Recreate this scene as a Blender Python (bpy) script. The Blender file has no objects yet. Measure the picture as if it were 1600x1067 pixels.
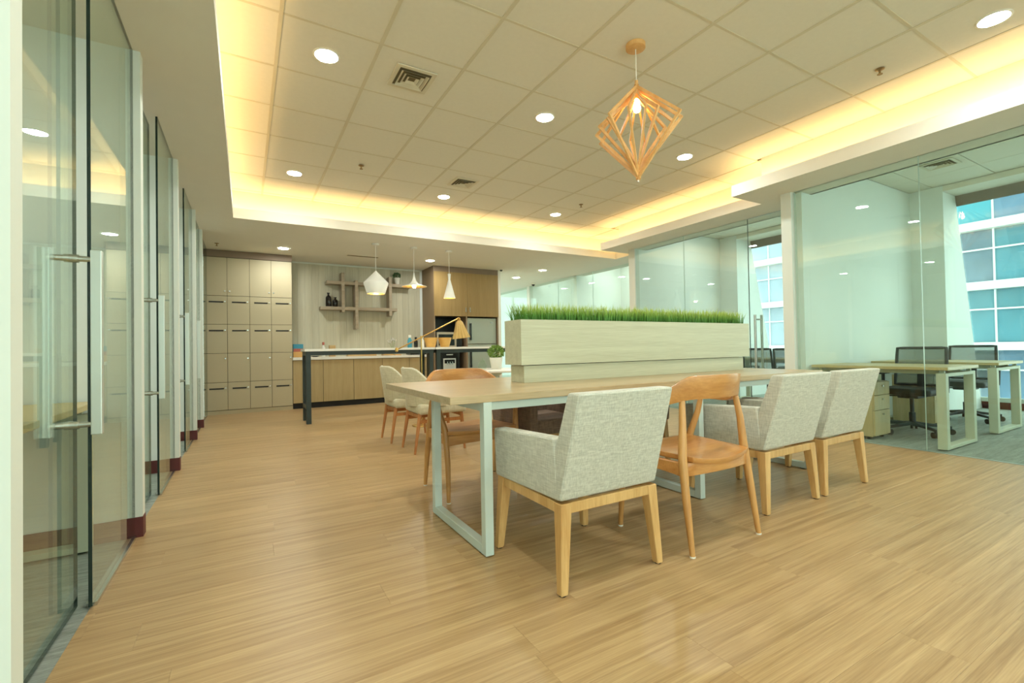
import bpy, bmesh, math, random
from mathutils import Vector, Matrix
random.seed(7)
scn = bpy.context.scene
COL = scn.collection
R = math.radians

# ------------------------------------------------------------------ camera
cam_d = bpy.data.cameras.new('camera'); cam = bpy.data.objects.new('camera', cam_d); COL.objects.link(cam)
cam_d.sensor_width = 36.0; cam_d.lens = 36.0 * 722.5 / 1600.0
cam_d.clip_start = 0.02; cam_d.clip_end = 400
_yaw, _pitch, _roll = R(29.99), R(0.85), R(-1.0)
_f = Vector((math.sin(_yaw)*math.cos(_pitch), math.cos(_yaw)*math.cos(_pitch), math.sin(_pitch)))
_r = Vector((math.cos(_yaw), -math.sin(_yaw), 0)); _u = _r.cross(_f)
_r2 = math.cos(_roll)*_r + math.sin(_roll)*_u; _u2 = -math.sin(_roll)*_r + math.cos(_roll)*_u
cam.matrix_world = Matrix(((_r2.x, _u2.x, -_f.x, 0), (_r2.y, _u2.y, -_f.y, 0), (_r2.z, _u2.z, -_f.z, 0.98), (0, 0, 0, 1)))
scn.camera = cam

# ------------------------------------------------------------------ world, exposure
W = bpy.data.worlds.new('sky'); scn.world = W; W.use_nodes = True
W.node_tree.nodes['Background'].inputs[0].default_value = (0.80, 1.0, 0.93, 1)
W.node_tree.nodes['Background'].inputs[1].default_value = 2.4
COVE_W = 2.1          # watts per metre of cove strip
DOWN_E = 215.0         # emission of a downlight lens
vs = scn.view_settings
vs.view_transform = 'Standard'; vs.look = 'None'; vs.gamma = 1.0; vs.use_curve_mapping = False
vs.exposure = 0.58
scn.cycles.use_denoising = True
scn.cycles.max_bounces = 8; scn.cycles.diffuse_bounces = 4; scn.cycles.glossy_bounces = 4
scn.cycles.use_adaptive_sampling = True; scn.cycles.adaptive_threshold = .03
scn.cycles.transparent_max_bounces = 24; scn.cycles.transmission_bounces = 6
scn.cycles.sample_clamp_indirect = 6.0
scn.cycles.caustics_reflective = False; scn.cycles.caustics_refractive = False

# ------------------------------------------------------------------ materials
def lin(h):
    h = h.lstrip('#'); o = []
    for i in (0, 2, 4):
        c = int(h[i:i+2], 16)/255
        o.append(c/12.92 if c <= .04045 else ((c+.055)/1.055)**2.4)
    return (*o, 1)
def new_mat(name):
    m = bpy.data.materials.new(name); m.use_nodes = True
    return m, m.node_tree, m.node_tree.nodes['Principled BSDF']
def N(nt, t, **kw):
    n = nt.nodes.new(t)
    for k, v in kw.items(): setattr(n, k, v)
    return n
def plain(name, col, rough=.5, metal=0.0, vary=.06, scale=6.0, bump=0.0, bscale=60, coat=0.0, spec=None):
    m, nt, b = new_mat(name)
    tc = N(nt, 'ShaderNodeTexCoord'); nz = N(nt, 'ShaderNodeTexNoise'); nz.inputs['Scale'].default_value = scale
    nt.links.new(tc.outputs['Object'], nz.inputs['Vector'])
    mix = N(nt, 'ShaderNodeMix', data_type='RGBA'); c = lin(col)
    mix.inputs[6].default_value = tuple(x*(1-vary) for x in c[:3])+(1,)
    mix.inputs[7].default_value = tuple(min(1, x*(1+vary)) for x in c[:3])+(1,)
    nt.links.new(nz.outputs['Fac'], mix.inputs[0]); nt.links.new(mix.outputs[2], b.inputs['Base Color'])
    b.inputs['Roughness'].default_value = rough; b.inputs['Metallic'].default_value = metal
    b.inputs['Coat Weight'].default_value = coat
    if spec is not None: b.inputs['Specular IOR Level'].default_value = spec
    if bump:
        n2 = N(nt, 'ShaderNodeTexNoise'); n2.inputs['Scale'].default_value = bscale; n2.inputs['Detail'].default_value = 4
        nt.links.new(tc.outputs['Object'], n2.inputs['Vector'])
        bp = N(nt, 'ShaderNodeBump'); bp.inputs['Strength'].default_value = bump; bp.inputs['Distance'].default_value = .004
        nt.links.new(n2.outputs['Fac'], bp.inputs['Height']); nt.links.new(bp.outputs['Normal'], b.inputs['Normal'])
    return m
def wood(name, light, dark, axis='X', scale=9.0, stretch=.06, rough=.45, tone=.12, fine=.35, ring=0.0, coat=0.0):
    m, nt, b = new_mat(name); L = nt.links.new
    tc = N(nt, 'ShaderNodeTexCoord'); oi = N(nt, 'ShaderNodeObjectInfo')
    off = N(nt, 'ShaderNodeVectorMath', operation='SCALE'); off.inputs[0].default_value = (31.7, 17.3, 23.1)
    L(oi.outputs['Random'], off.inputs['Scale'])
    add = N(nt, 'ShaderNodeVectorMath', operation='ADD'); L(tc.outputs['Object'], add.inputs[0]); L(off.outputs[0], add.inputs[1])
    mp = N(nt, 'ShaderNodeMapping'); s = [1, 1, 1]; s['XYZ'.index(axis)] = stretch; mp.inputs['Scale'].default_value = s
    L(add.outputs[0], mp.inputs['Vector'])
    n1 = N(nt, 'ShaderNodeTexNoise'); n1.inputs['Scale'].default_value = scale; n1.inputs['Detail'].default_value = 5; n1.inputs['Distortion'].default_value = .6 + ring
    L(mp.outputs[0], n1.inputs['Vector'])
    n2 = N(nt, 'ShaderNodeTexNoise'); n2.inputs['Scale'].default_value = scale*9; n2.inputs['Detail'].default_value = 3
    L(mp.outputs[0], n2.inputs['Vector'])
    mx = N(nt, 'ShaderNodeMix', data_type='FLOAT'); mx.inputs[0].default_value = fine
    L(n1.outputs['Fac'], mx.inputs[2]); L(n2.outputs['Fac'], mx.inputs[3])
    cr = N(nt, 'ShaderNodeValToRGB'); cr.color_ramp.elements[0].position = .33; cr.color_ramp.elements[1].position = .68
    cr.color_ramp.elements[0].color = lin(dark); cr.color_ramp.elements[1].color = lin(light)
    L(mx.outputs[0], cr.inputs[0])
    hs = N(nt, 'ShaderNodeHueSaturation')
    mr = N(nt, 'ShaderNodeMapRange'); mr.inputs[3].default_value = 1-tone; mr.inputs[4].default_value = 1+tone
    L(oi.outputs['Random'], mr.inputs[0]); L(mr.outputs[0], hs.inputs['Value']); L(cr.outputs[0], hs.inputs['Color'])
    L(hs.outputs[0], b.inputs['Base Color'])
    bp = N(nt, 'ShaderNodeBump'); bp.inputs['Strength'].default_value = .12; bp.inputs['Distance'].default_value = .002
    L(n2.outputs['Fac'], bp.inputs['Height']); L(bp.outputs[0], b.inputs['Normal'])
    b.inputs['Roughness'].default_value = rough; b.inputs['Coat Weight'].default_value = coat
    return m
def fabric(name, c1, c2, scale=60.0, bump=.5, rough=.95):
    m, nt, b = new_mat(name); L = nt.links.new
    tc = N(nt, 'ShaderNodeTexCoord'); fs = []
    for s in ((.22, .22, 2.2), (2.0, 2.0, .25)):
        mp = N(nt, 'ShaderNodeMapping'); mp.inputs['Scale'].default_value = s; L(tc.outputs['Object'], mp.inputs['Vector'])
        n = N(nt, 'ShaderNodeTexNoise'); n.inputs['Scale'].default_value = scale; n.inputs['Detail'].default_value = 3
        L(mp.outputs[0], n.inputs['Vector']); fs.append(n)
    mx = N(nt, 'ShaderNodeMix', data_type='FLOAT'); mx.inputs[0].default_value = .5
    L(fs[0].outputs['Fac'], mx.inputs[2]); L(fs[1].outputs['Fac'], mx.inputs[3])
    cr = N(nt, 'ShaderNodeValToRGB'); cr.color_ramp.elements[0].position = .36; cr.color_ramp.elements[1].position = .62
    cr.color_ramp.elements[0].color = lin(c2); cr.color_ramp.elements[1].color = lin(c1)
    L(mx.outputs[0], cr.inputs[0]); L(cr.outputs[0], b.inputs['Base Color'])
    bp = N(nt, 'ShaderNodeBump'); bp.inputs['Strength'].default_value = bump; bp.inputs['Distance'].default_value = .003
    L(mx.outputs[0], bp.inputs['Height']); L(bp.outputs[0], b.inputs['Normal'])
    b.inputs['Roughness'].default_value = rough; b.inputs['Sheen Weight'].default_value = .15
    return m
def glass(name, tint=(.93, .975, .95), k=.96):
    m = bpy.data.materials.new(name); m.use_nodes = True; nt = m.node_tree; nt.nodes.clear(); L = nt.links.new
    out = N(nt, 'ShaderNodeOutputMaterial'); tr = N(nt, 'ShaderNodeBsdfTransparent'); gl = N(nt, 'ShaderNodeBsdfGlossy')
    tr.inputs[0].default_value = (*tint, 1); gl.inputs['Roughness'].default_value = 0.0; gl.inputs[0].default_value = (.92, .97, .94, 1)
    lw = N(nt, 'ShaderNodeLayerWeight'); lw.inputs['Blend'].default_value = .5
    pw = N(nt, 'ShaderNodeMath', operation='POWER'); pw.inputs[1].default_value = 5.0; L(lw.outputs['Facing'], pw.inputs[0])
    ma = N(nt, 'ShaderNodeMath', operation='MULTIPLY_ADD'); ma.inputs[1].default_value = k; ma.inputs[2].default_value = .043
    L(pw.outputs[0], ma.inputs[0])
    ms = N(nt, 'ShaderNodeMixShader'); L(ma.outputs[0], ms.inputs[0]); L(tr.outputs[0], ms.inputs[1]); L(gl.outputs[0], ms.inputs[2])
    L(ms.outputs[0], out.inputs[0])
    return m
def glow(name, col, e):
    m, nt, b = new_mat(name); c = lin(col)
    b.inputs['Base Color'].default_value = c; b.inputs['Emission Color'].default_value = c; b.inputs['Emission Strength'].default_value = e
    return m

MT = {}
MT['paint'] = plain('painted_plaster', '#ece7d8', .85, vary=.02)
MT['tile'] = plain('ceiling_tile_white', '#e9e4d4', .9, vary=.03, scale=30, bump=.15, bscale=400)
MT['tbar'] = plain('grid_bar_cream', '#d8cfb6', .6, vary=.02)
MT['offwall'] = plain('office_wall_white', '#eef2ec', .85, vary=.02)
MT['maroon'] = plain('maroon_skirting', '#5d2320', .55, vary=.15)
MT['column'] = plain('column_white', '#dfe2d6', .7, vary=.02)
MT['plank'] = wood('floor_plank_oak', '#c8a97a', '#9b7a50', 'X', 30.0, .022, .36, .03, .38, ring=.7)
MT['subfloor'] = plain('subfloor_brown', '#7d6240', .8)
MT['carpet'] = wood('grey_carpet', '#a5aca2', '#747b72', 'X', 34, .12, .97, .0, .5)
MT['tabletop'] = wood('table_laminate', '#c8b08a', '#a8906a', 'X', 14, .05, .28, .02, .5)
MT['planterwood'] = wood('planter_laminate', '#c9c7aa', '#b2ae90', 'X', 26, .025, .42, .02, .5)
MT['powder'] = plain('powder_coat_pale', '#c6d2c8', .45, vary=.03)
MT['rubber'] = plain('black_rubber', '#1c1d1b', .7)
MT['tweed'] = fabric('pale_tweed', '#d0cfc0', '#b0afa0', 95)
MT['browntweed'] = fabric('brown_tweed', '#8b735f', '#6c5849', 62)
MT['cream'] = fabric('cream_upholstery', '#d8cfb2', '#c4b995', 80, .25)
MT['piping'] = plain('pale_piping', '#ece5cf', .7)
MT['ashleg'] = wood('ash_leg', '#dcb478', '#bd8e51', 'Z', 16, .08, .4, .04)
MT['teak'] = wood('teak_chair', '#d29a58', '#ae7238', 'X', 12, .1, .3, .04, .3, coat=.2)
MT['teakleg'] = wood('teak_leg', '#d3a05f', '#b27c42', 'Z', 14, .08, .35, .04)
MT['orangeleg'] = wood('orange_beech_leg', '#c98a52', '#a5632f', 'Z', 14, .08, .4, .04)
MT['locker'] = plain('locker_taupe', '#bcae8c', .5, vary=.03, scale=2)
MT['lockergap'] = plain('locker_seam_dark', '#4c4130', .8)
MT['cornice'] = plain('cornice_brown', '#85705a', .6)
MT['slot'] = plain('slot_black', '#17150f', .6)
MT['chrome'] = plain('brushed_steel', '#c9c9c2', .25, 1.0, vary=.03)
MT['handle'] = plain('satin_steel_handle', '#d7ddd4', .38, .65, vary=.02)
MT['board'] = wood('wall_board_pale', '#d2ccb3', '#bfb89c', 'Z', 14, .04, .6, .05, .4)
MT['shelfwood'] = wood('shelf_taupe_wood', '#b3a288', '#97866d', 'X', 16, .06, .5, .05)
MT['counter'] = plain('white_counter', '#ece8dc', .3, vary=.02)
MT['kitchen'] = wood('kitchen_front_tan', '#b8a274', '#aa9363', 'Z', 16, .05, .45, .02, .4)
MT['kitchendark'] = wood('tall_unit_tan', '#a88a58', '#957847', 'Z', 16, .05, .45, .02, .4)
MT['taupe'] = plain('tall_unit_side', '#8d775c', .55, vary=.04)
MT['blacksteel'] = plain('black_bar_frame', '#2b3632', .45, vary=.05)
MT['shadewhite'] = plain('pendant_white', '#efece2', .45, vary=.02)
MT['shadegold'] = plain('pendant_gold_inside', '#e2b765', .35, .4)
MT['brass'] = plain('brass', '#d2a860', .28, 1.0, vary=.04)
MT['shadecloth'] = plain('gold_pleated_shade', '#cdaa66', .45, .35, vary=.1, scale=30)
MT['bottle'] = plain('dark_glass_bottle', '#1d1812', .15, vary=.1)
MT['pot'] = plain('white_pot', '#ebe7da', .5, vary=.03)
MT['soil'] = plain('soil', '#3a2c1e', .95)
MT['leaf'] = plain('leaf_green', '#82a045', .6, vary=.35, scale=40)
MT['leafdark'] = plain('leaf_dark_green', '#3f6238', .6, vary=.3, scale=40)
MT['steel'] = plain('stainless_steel', '#b7b8aa', .32, .75, vary=.03, scale=3)
MT['appblack'] = plain('appliance_black', '#14140f', .25, vary=.1)
MT['micro'] = plain('microwave_steel', '#b9ad97', .4, .5, vary=.03)
MT['screen'] = plain('dark_window', '#17201f', .12, vary=.05)
MT['disp'] = plain('dispenser_silver', '#cfd4ce', .4, .2, vary=.03)
MT['bowl'] = wood('yellow_bowl_wood', '#e6b968', '#d39f4b', 'X', 14, .1, .45, .03)
MT['lampwood'] = wood('pendant_pine', '#ecbf80', '#d8a05c', 'Z', 14, .1, .5, .05)
MT['mesh'] = plain('chair_mesh_grey', '#83908a', .8, vary=.1); MT['mesh'].node_tree.nodes['Principled BSDF'].inputs['Alpha'].default_value = .5
MT['chairblack'] = plain('chair_black', '#23282a', .55, vary=.1)
MT['deskframe'] = plain('desk_frame_beige', '#c3c5ac', .5, vary=.03)
MT['desktop'] = wood('desk_laminate_oak', '#d2bd8b', '#bda673', 'Y', 14, .06, .4, .02, .4)
MT['pedestal'] = wood('pedestal_oak', '#cdb98c', '#b7a274', 'Z', 14, .06, .45, .02, .4)
MT['glass'] = glass('partition_glass', k=.80)
MT['winglass'] = glass('window_glass', (.95, .985, .985))
MT['glassedge'] = plain('glass_edge_green', '#20302a', .25, vary=.1)
MT['clearedge'] = plain('glass_joint_pale', '#c9d8c8', .35)
MT['jar'] = glass('jar_glass', (.9, .95, .9))
MT['lens'] = glow('downlight_lens', '#f6fbf6', DOWN_E)
MT['lensdim'] = glow('office_downlight_lens', '#f6fbf6', DOWN_E*.4)
MT['trimring'] = plain('downlight_trim', '#f2efe6', .5)
MT['bulb'] = glow('warm_bulb', '#ffd08a', 25)
MT['bulbwhite'] = glow('white_bulb', '#fff0d0', 60)
MT['slate'] = plain('window_valance_grey', '#857a6f', .8, vary=.2, scale=5)
MT['frame'] = plain('window_frame_pale', '#d8ddd3', .5)
MT['bldwhite'] = plain('facade_white_band', '#d5d9d6', .7)
MT['bldwall'] = plain('facade_grey', '#9aa6a8', .8)
MT['pane1'] = plain('facade_pane_sky_cyan', '#3f8d9c', .25, vary=.25, scale=.4, spec=.25)  # cyan of the reflected sky painted into the pane colour
MT['pane2'] = plain('facade_pane_blue', '#56738a', .25, vary=.4, scale=.6, spec=.25)
MT['pane3'] = plain('facade_pane_teal', '#4c7d8a', .25, vary=.3, scale=.6, spec=.25)
MT['pane4'] = plain('facade_pane_lavender', '#9aa3b0', .3, vary=.2, scale=.8, spec=.25)
MT['pane5'] = plain('facade_pane_slate', '#5f6f7c', .25, vary=.45, scale=.9, spec=.25)
MT['asphalt'] = plain('street_grey', '#b7bbbb', .9)
MT['printblue'] = plain('box_print_blue', '#3f8fa3', .6, vary=.3, scale=60)
MT['printred'] = plain('box_print_red', '#b5614f', .6, vary=.4, scale=90)
MT['printorange'] = plain('box_print_orange', '#d3a25c', .6, vary=.1)
MT['woodbox'] = wood('small_wood', '#d4b27a', '#b58d54', 'X', 20, .1)
MT['vent'] = plain('vent_cream', '#dcd3ba', .5)
MT['ventdark'] = plain('vent_inside', '#7d7156', .9)
MT['sprink'] = plain('sprinkler_brass', '#9c8056', .4, .6)
MT['blackplastic'] = plain('black_plastic', '#1b1c1a', .5)
MT['ledstrip'] = glow('led_strip_warm', '#ffb45a', 4.0)
# artificial grass: dark at the root, yellow-green at the tip
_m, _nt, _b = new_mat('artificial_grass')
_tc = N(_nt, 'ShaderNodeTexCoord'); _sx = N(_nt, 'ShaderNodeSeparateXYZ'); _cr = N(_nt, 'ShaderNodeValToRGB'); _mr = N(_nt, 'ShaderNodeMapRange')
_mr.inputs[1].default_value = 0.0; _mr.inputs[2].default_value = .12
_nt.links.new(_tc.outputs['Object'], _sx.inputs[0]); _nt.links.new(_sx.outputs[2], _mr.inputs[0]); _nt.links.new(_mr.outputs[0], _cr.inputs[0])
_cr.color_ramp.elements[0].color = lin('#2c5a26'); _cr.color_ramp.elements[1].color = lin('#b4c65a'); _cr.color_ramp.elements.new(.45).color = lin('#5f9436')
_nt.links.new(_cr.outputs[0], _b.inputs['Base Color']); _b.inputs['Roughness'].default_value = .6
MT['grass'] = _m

# ------------------------------------------------------------------ mesh helpers
class B:
    def __init__(s): s.v = []; s.f = []; s.mi = []
    def add(s, vs, fs, mi=0):
        o = len(s.v); s.v += [tuple(v) for v in vs]; s.f += [tuple(i+o for i in f) for f in fs]; s.mi += [mi]*len(fs); return s
    def box(s, x0, x1, y0, y1, z0, z1, mat=None, mi=0):
        vs = [Vector(p) for p in ((x0,y0,z0),(x1,y0,z0),(x1,y1,z0),(x0,y1,z0),(x0,y0,z1),(x1,y0,z1),(x1,y1,z1),(x0,y1,z1))]
        if mat is not None: vs = [mat @ v for v in vs]
        return s.add(vs, [(0,3,2,1),(4,5,6,7),(0,1,5,4),(1,2,6,5),(2,3,7,6),(3,0,4,7)], mi)
    def hexa(s, bot, top, mi=0):
        return s.add(list(bot)+list(top), [(0,3,2,1),(4,5,6,7),(0,1,5,4),(1,2,6,5),(2,3,7,6),(3,0,4,7)], mi)
    def beam(s, p0, p1, w, h, up=(0,0,1), w1=None, h1=None):
        p0, p1 = Vector(p0), Vector(p1); d = (p1-p0).normalized(); u = Vector(up)
        if abs(d.dot(u)) > .98: u = Vector((0,1,0))
        r = d.cross(u).normalized(); u = r.cross(d).normalized()
        w1 = w if w1 is None else w1; h1 = h if h1 is None else h1
        q = lambda p, a, b: [p-r*a/2-u*b/2, p+r*a/2-u*b/2, p+r*a/2+u*b/2, p-r*a/2+u*b/2]
        return s.hexa(q(p0, w, h), q(p1, w1, h1))
    def tube(s, pts, rad, n=10, cap=True, closed=False):
        pts = [Vector(p) for p in pts]; m = len(pts)
        rad = list(rad) if hasattr(rad, '__len__') else [rad]*m
        vs = []; prev = None
        for i, p in enumerate(pts):
            a = pts[(i-1) % m] if (closed or i > 0) else p; b = pts[(i+1) % m] if (closed or i < m-1) else p
            d = (b-a).normalized()
            if prev is None:
                t = Vector((0,0,1)) if abs(d.z) < .9 else Vector((1,0,0)); x = d.cross(t).normalized()
            else: x = (prev - d*prev.dot(d)).normalized()
            y = d.cross(x); prev = x
            vs += [p + (x*math.cos(2*math.pi*k/n) + y*math.sin(2*math.pi*k/n))*rad[i] for k in range(n)]
        fs = []
        for i in range(m if closed else m-1):
            j = (i+1) % m
            fs += [(i*n+k, i*n+(k+1) % n, j*n+(k+1) % n, j*n+k) for k in range(n)]
        if cap and not closed: fs += [tuple(range(n-1, -1, -1)), tuple((m-1)*n+k for k in range(n))]
        return s.add(vs, fs)
    def lathe(s, prof, n=24, c=(0,0,0), close=True, mi=0):
        vs = [(c[0]+r*math.cos(2*math.pi*k/n), c[1]+r*math.sin(2*math.pi*k/n), c[2]+z) for r, z in prof for k in range(n)]
        m = len(prof); fs = [(i*n+k, i*n+(k+1) % n, (i+1)*n+(k+1) % n, (i+1)*n+k) for i in range(m-1) for k in range(n)]
        if close: fs += [tuple(range(n-1, -1, -1)), tuple((m-1)*n+k for k in range(n))]
        return s.add(vs, fs, mi)
    def prism(s, poly, axis, a0, a1):
        n = len(poly)
        def P(u, v, a): return {'X': (a, u, v), 'Y': (u, a, v), 'Z': (u, v, a)}[axis]
        vs = [P(u, v, a0) for u, v in poly] + [P(u, v, a1) for u, v in poly]
        return s.add(vs, [tuple(range(n)), tuple(range(2*n-1, n-1, -1))] + [(i, i+n, (i+1) % n+n, (i+1) % n) for i in range(n)])
    def sections(s, secs, close=True, loop=False):
        n = len(secs[0]); vs = [p for q in secs for p in q]; m = len(secs)
        fs = [(i*n+k, i*n+(k+1) % n, (i+1)*n+(k+1) % n, (i+1)*n+k) for i in range(m-1) for k in range(n)]
        if close: fs += [tuple(range(n-1, -1, -1)), tuple((m-1)*n+k for k in range(n))]
        return s.add(vs, fs)
    def cells(s, xs, ys, inside, z0, z1):
        """a slab of connected cells; inside(x, y) says which cells are filled"""
        idx = {}; vs = []; fs = []
        def V(i, j, k):
            if (i, j, k) not in idx: idx[(i, j, k)] = len(vs); vs.append((xs[i], ys[j], z1 if k else z0))
            return idx[(i, j, k)]
        fill = {(i, j) for i in range(len(xs)-1) for j in range(len(ys)-1) if inside((xs[i]+xs[i+1])/2, (ys[j]+ys[j+1])/2)}
        for i, j in fill:
            fs.append((V(i,j,0), V(i,j+1,0), V(i+1,j+1,0), V(i+1,j,0))); fs.append((V(i,j,1), V(i+1,j,1), V(i+1,j+1,1), V(i,j+1,1)))
            for (di, dj, a, b) in ((-1,0,(i,j+1),(i,j)), (1,0,(i+1,j),(i+1,j+1)), (0,-1,(i,j),(i+1,j)), (0,1,(i+1,j+1),(i,j+1))):
                if (i+di, j+dj) not in fill: fs.append((V(*a,0), V(*b,0), V(*b,1), V(*a,1)))
        return s.add(vs, fs)
    def mesh(s, name, mats, bevel=0.0, seg=2, smooth=None, fix=True):
        me = bpy.data.meshes.new(name); me.from_pydata(s.v, [], s.f)
        if any(s.mi): me.polygons.foreach_set('material_index', s.mi)
        if fix or bevel:
            bm = bmesh.new(); bm.from_mesh(me)
            bmesh.ops.recalc_face_normals(bm, faces=bm.faces[:])
            if bevel:
                es = [e for e in bm.edges if len(e.link_faces) == 2 and e.calc_face_angle(0) > R(25)]
                bmesh.ops.bevel(bm, geom=es, offset=bevel, segments=seg, profile=.6, affect='EDGES', clamp_overlap=True)
            bm.to_mesh(me); bm.free()
        for m in (mats if isinstance(mats, (list, tuple)) else [mats]): me.materials.append(MT[m] if isinstance(m, str) else m)
        if smooth:
            me.polygons.foreach_set('use_smooth', [True]*len(me.polygons)); me.set_sharp_from_angle(angle=R(smooth))
        return me
    def build(s, name, mats, parent=None, bevel=0.0, seg=2, smooth=None, loc=None):
        o = bpy.data.objects.new(name, s.mesh(name, mats, bevel, seg, smooth)); COL.objects.link(o)
        if parent is not None: o.parent = parent
        if loc is not None: o.location = loc
        return o
def tag(o, label=None, cat=None, group=None, kind=None):
    if label: o['label'] = label
    if cat: o['category'] = cat
    if group: o['group'] = group
    if kind: o['kind'] = kind
    return o
def thing(name, label, cat, loc=(0,0,0), rz=0.0, group=None, kind=None):
    o = bpy.data.objects.new(name, None); COL.objects.link(o); o.empty_display_size = .05
    o.location = loc; o.rotation_euler = (0, 0, rz)
    return tag(o, label, cat, group, kind)
def dup(root, loc, rz=0.0, label=None, remat=None):
    def cp(o, par):
        c = o.copy(); COL.objects.link(c); c.parent = par
        if remat and c.data and c.data.materials and c.data.materials[0].name in remat:
            key = (o.data.name, 'r')
            if key not in _re:
                d = o.data.copy(); d.materials[0] = MT[remat[c.data.materials[0].name]]; _re[key] = d
            c.data = _re[key]
        for ch in o.children: cp(ch, c)
        return c
    r = cp(root, None); r.location = loc; r.rotation_euler = (0, 0, rz)
    if label: r['label'] = label
    return r
_re = {}
def inst(name, me, parent, loc=(0,0,0), rot=(0,0,0), scale=None):
    o = bpy.data.objects.new(name, me); COL.objects.link(o); o.parent = parent; o.location = loc; o.rotation_euler = rot
    if scale: o.scale = scale
    return o
def struct(o, label=None): return tag(o, label, None, None, 'structure')

# ================================================================== SETTING
SOF = 2.64; CEI = 3.04
# ---- floor: planks laid along X
floor = struct(B().cells([-.53, 5.24, 5.8, 6.65], [-3.4, 2.88, 5.85, 13.0], lambda x, y: x < (5.24 if y < 2.88 else 5.8 if y < 5.85 else 6.65), -.06, -.008).build('floor', 'subfloor'),
    'pale oak plank floor of the open office')
PL, PW, GAP = 1.22, .18, .0002
plank_me = {}
def plank(L_):
    k = round(L_, 3)
    if k not in plank_me:
        plank_me[k] = B().box(GAP, L_-GAP, GAP, PW-GAP, -.008, 0).mesh('plank', 'plank', bevel=.0004, seg=1)
    return plank_me[k]
rest = B(); cand = []
for j in range(-19, 73):
    y0 = j*PW
    xr = 5.24 if y0+PW/2 < 2.88 else 5.8 if y0+PW/2 < 5.85 else 6.65
    off = random.uniform(0, PL); x = -.53
    first = off
    while x < xr-.02:
        L_ = min(first if first else PL, xr-x); first = PL
        cx, cy = x+L_/2, y0+PW/2
        fwd = cx*.5+cy*.866; side = cx*.866-cy*.5
        vis = fwd > .5 and abs(side) < fwd*1.22+.3 and y0 > -.3 and y0 < 9.0 and not (y0 > 8.8)
        cand.append((fwd if vis else 99+random.random(), x, y0, L_)); x += L_
cand.sort()
for i, (d, x, y0, L_) in enumerate(cand):
    if i < 300 and d < 99: inst('plank', plank(L_), floor, (x, y0, 0))
    else: rest.box(x+GAP, x+L_-GAP, y0+GAP, y0+PW-GAP, -.008, 0)
tag(rest.build('plank_field', 'plank', floor), kind='stuff')

# ---- carpets of the glazed offices
struct(B().box(-4.3, -.53, -3.4, 8.7, -.06, 0).build('floor', 'carpet'), 'grey carpet of the offices behind the left glass wall')
struct(B().cells([5.24, 5.8, 6.65, 10.2], [-3.4, 2.88, 5.85, 13.0], lambda x, y: x > (5.24 if y < 2.88 else 5.8 if y < 5.85 else 6.65), -.06, 0).build('floor', 'carpet'), 'grey carpet of the offices behind the right glass wall')

# ---- tray ceiling with lay-in tiles and cove
TR = [(-.115, -2.6), (-.115, 6.58), (6.10, 6.58), (6.10, 6.11), (5.32, 6.11), (5.32, 3.24), (4.76, 3.24), (4.76, -2.6)]   # lip line
CV = .22
CVP = [(-.115-CV, -2.6-CV), (-.115-CV, 6.58+CV), (6.10+CV, 6.58+CV), (6.10+CV, 6.11-CV), (5.32+CV, 6.11-CV), (5.32+CV, 3.24-CV), (4.76+CV, 3.24-CV), (4.76+CV, -2.6-CV)]
def in_tray(x, y, e=0.0):
    if y > 6.11-e: return -.115-e < x < 6.10+e and y < 6.58+e
    if y > 3.24-e: return -.115-e < x < 5.32+e
    return -.115-e < x < 4.76+e and y > -2.6-e
soffit = B().cells([-.60, -.115, 4.76, 5.32, 5.50, 6.05, 6.10, 6.90], [-3.5, -2.6, 2.92, 3.24, 5.95, 6.11, 6.58, 13.0],
    lambda x, y: not in_tray(x, y) and x < (5.5 if y < 2.92 else 6.05 if y < 5.95 else 6.9), SOF, SOF+.035)
ceiling = struct(soffit.build('ceiling', 'paint'), 'lowered cream soffit with the lit tray in it')
# lip: upstand along the tray edge
def ring(pts_a, pts_b, z0, z1):
    b = B(); n = len(pts_a)
    vs = [(x, y, z) for z in (z0, z1) for P_ in (pts_a, pts_b) for x, y in P_]
    fs = []
    for i in range(n):
        j = (i+1) % n
        fs += [(i, j, n+j, n+i), (2*n+i, 3*n+i, 3*n+j, 2*n+j), (i, 2*n+i, 2*n+j, j), (n+i, n+j, 3*n+j, 3*n+i)]
    return b.add(vs, fs)
def grow(P_, e):   # grow the axis-aligned outline by e
    sg = [(-1,-1),(-1,1),(1,1),(1,-1),(1,-1),(1,-1),(1,-1),(1,-1)]
    return [(x+e*a, y+e*b) for (x, y), (a, b) in zip(P_, sg)]
struct(ring(TR, grow(TR, .03), SOF+.035, SOF+.125).build('trim_1', 'paint'), 'cream upstand lip around the lit tray')
struct(ring(CVP, grow(CVP, .03), SOF+.03, CEI+.05).build('wall_cove', 'paint'), 'cove wall glowing with warm light around the tray')
main_ceil = struct(B().cells([-.35, 4.99, 5.55, 6.33], [-2.83, 3.02, 5.89, 6.81], lambda x, y: in_tray(x, y, CV+.005), CEI+.02, CEI+.05).build('ceiling', 'tile'), 'raised tray ceiling of white lay-in tiles')
X0, Y0, T = .205, 3.085, .603
tile_me = {}
def tile_mesh(w, d, mat='tile'):
    k = (round(w, 3), round(d, 3), mat)
    if k not in tile_me: tile_me[k] = B().box(.004, w-.004, .004, d-.004, 0, .02).mesh('ceiling_tile', mat, bevel=.004, seg=1)
    return tile_me[k]
gxs = [X0+T*i for i in range(-1, 11)]; gys = [Y0+T*j for j in range(-10, 7)]
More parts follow.
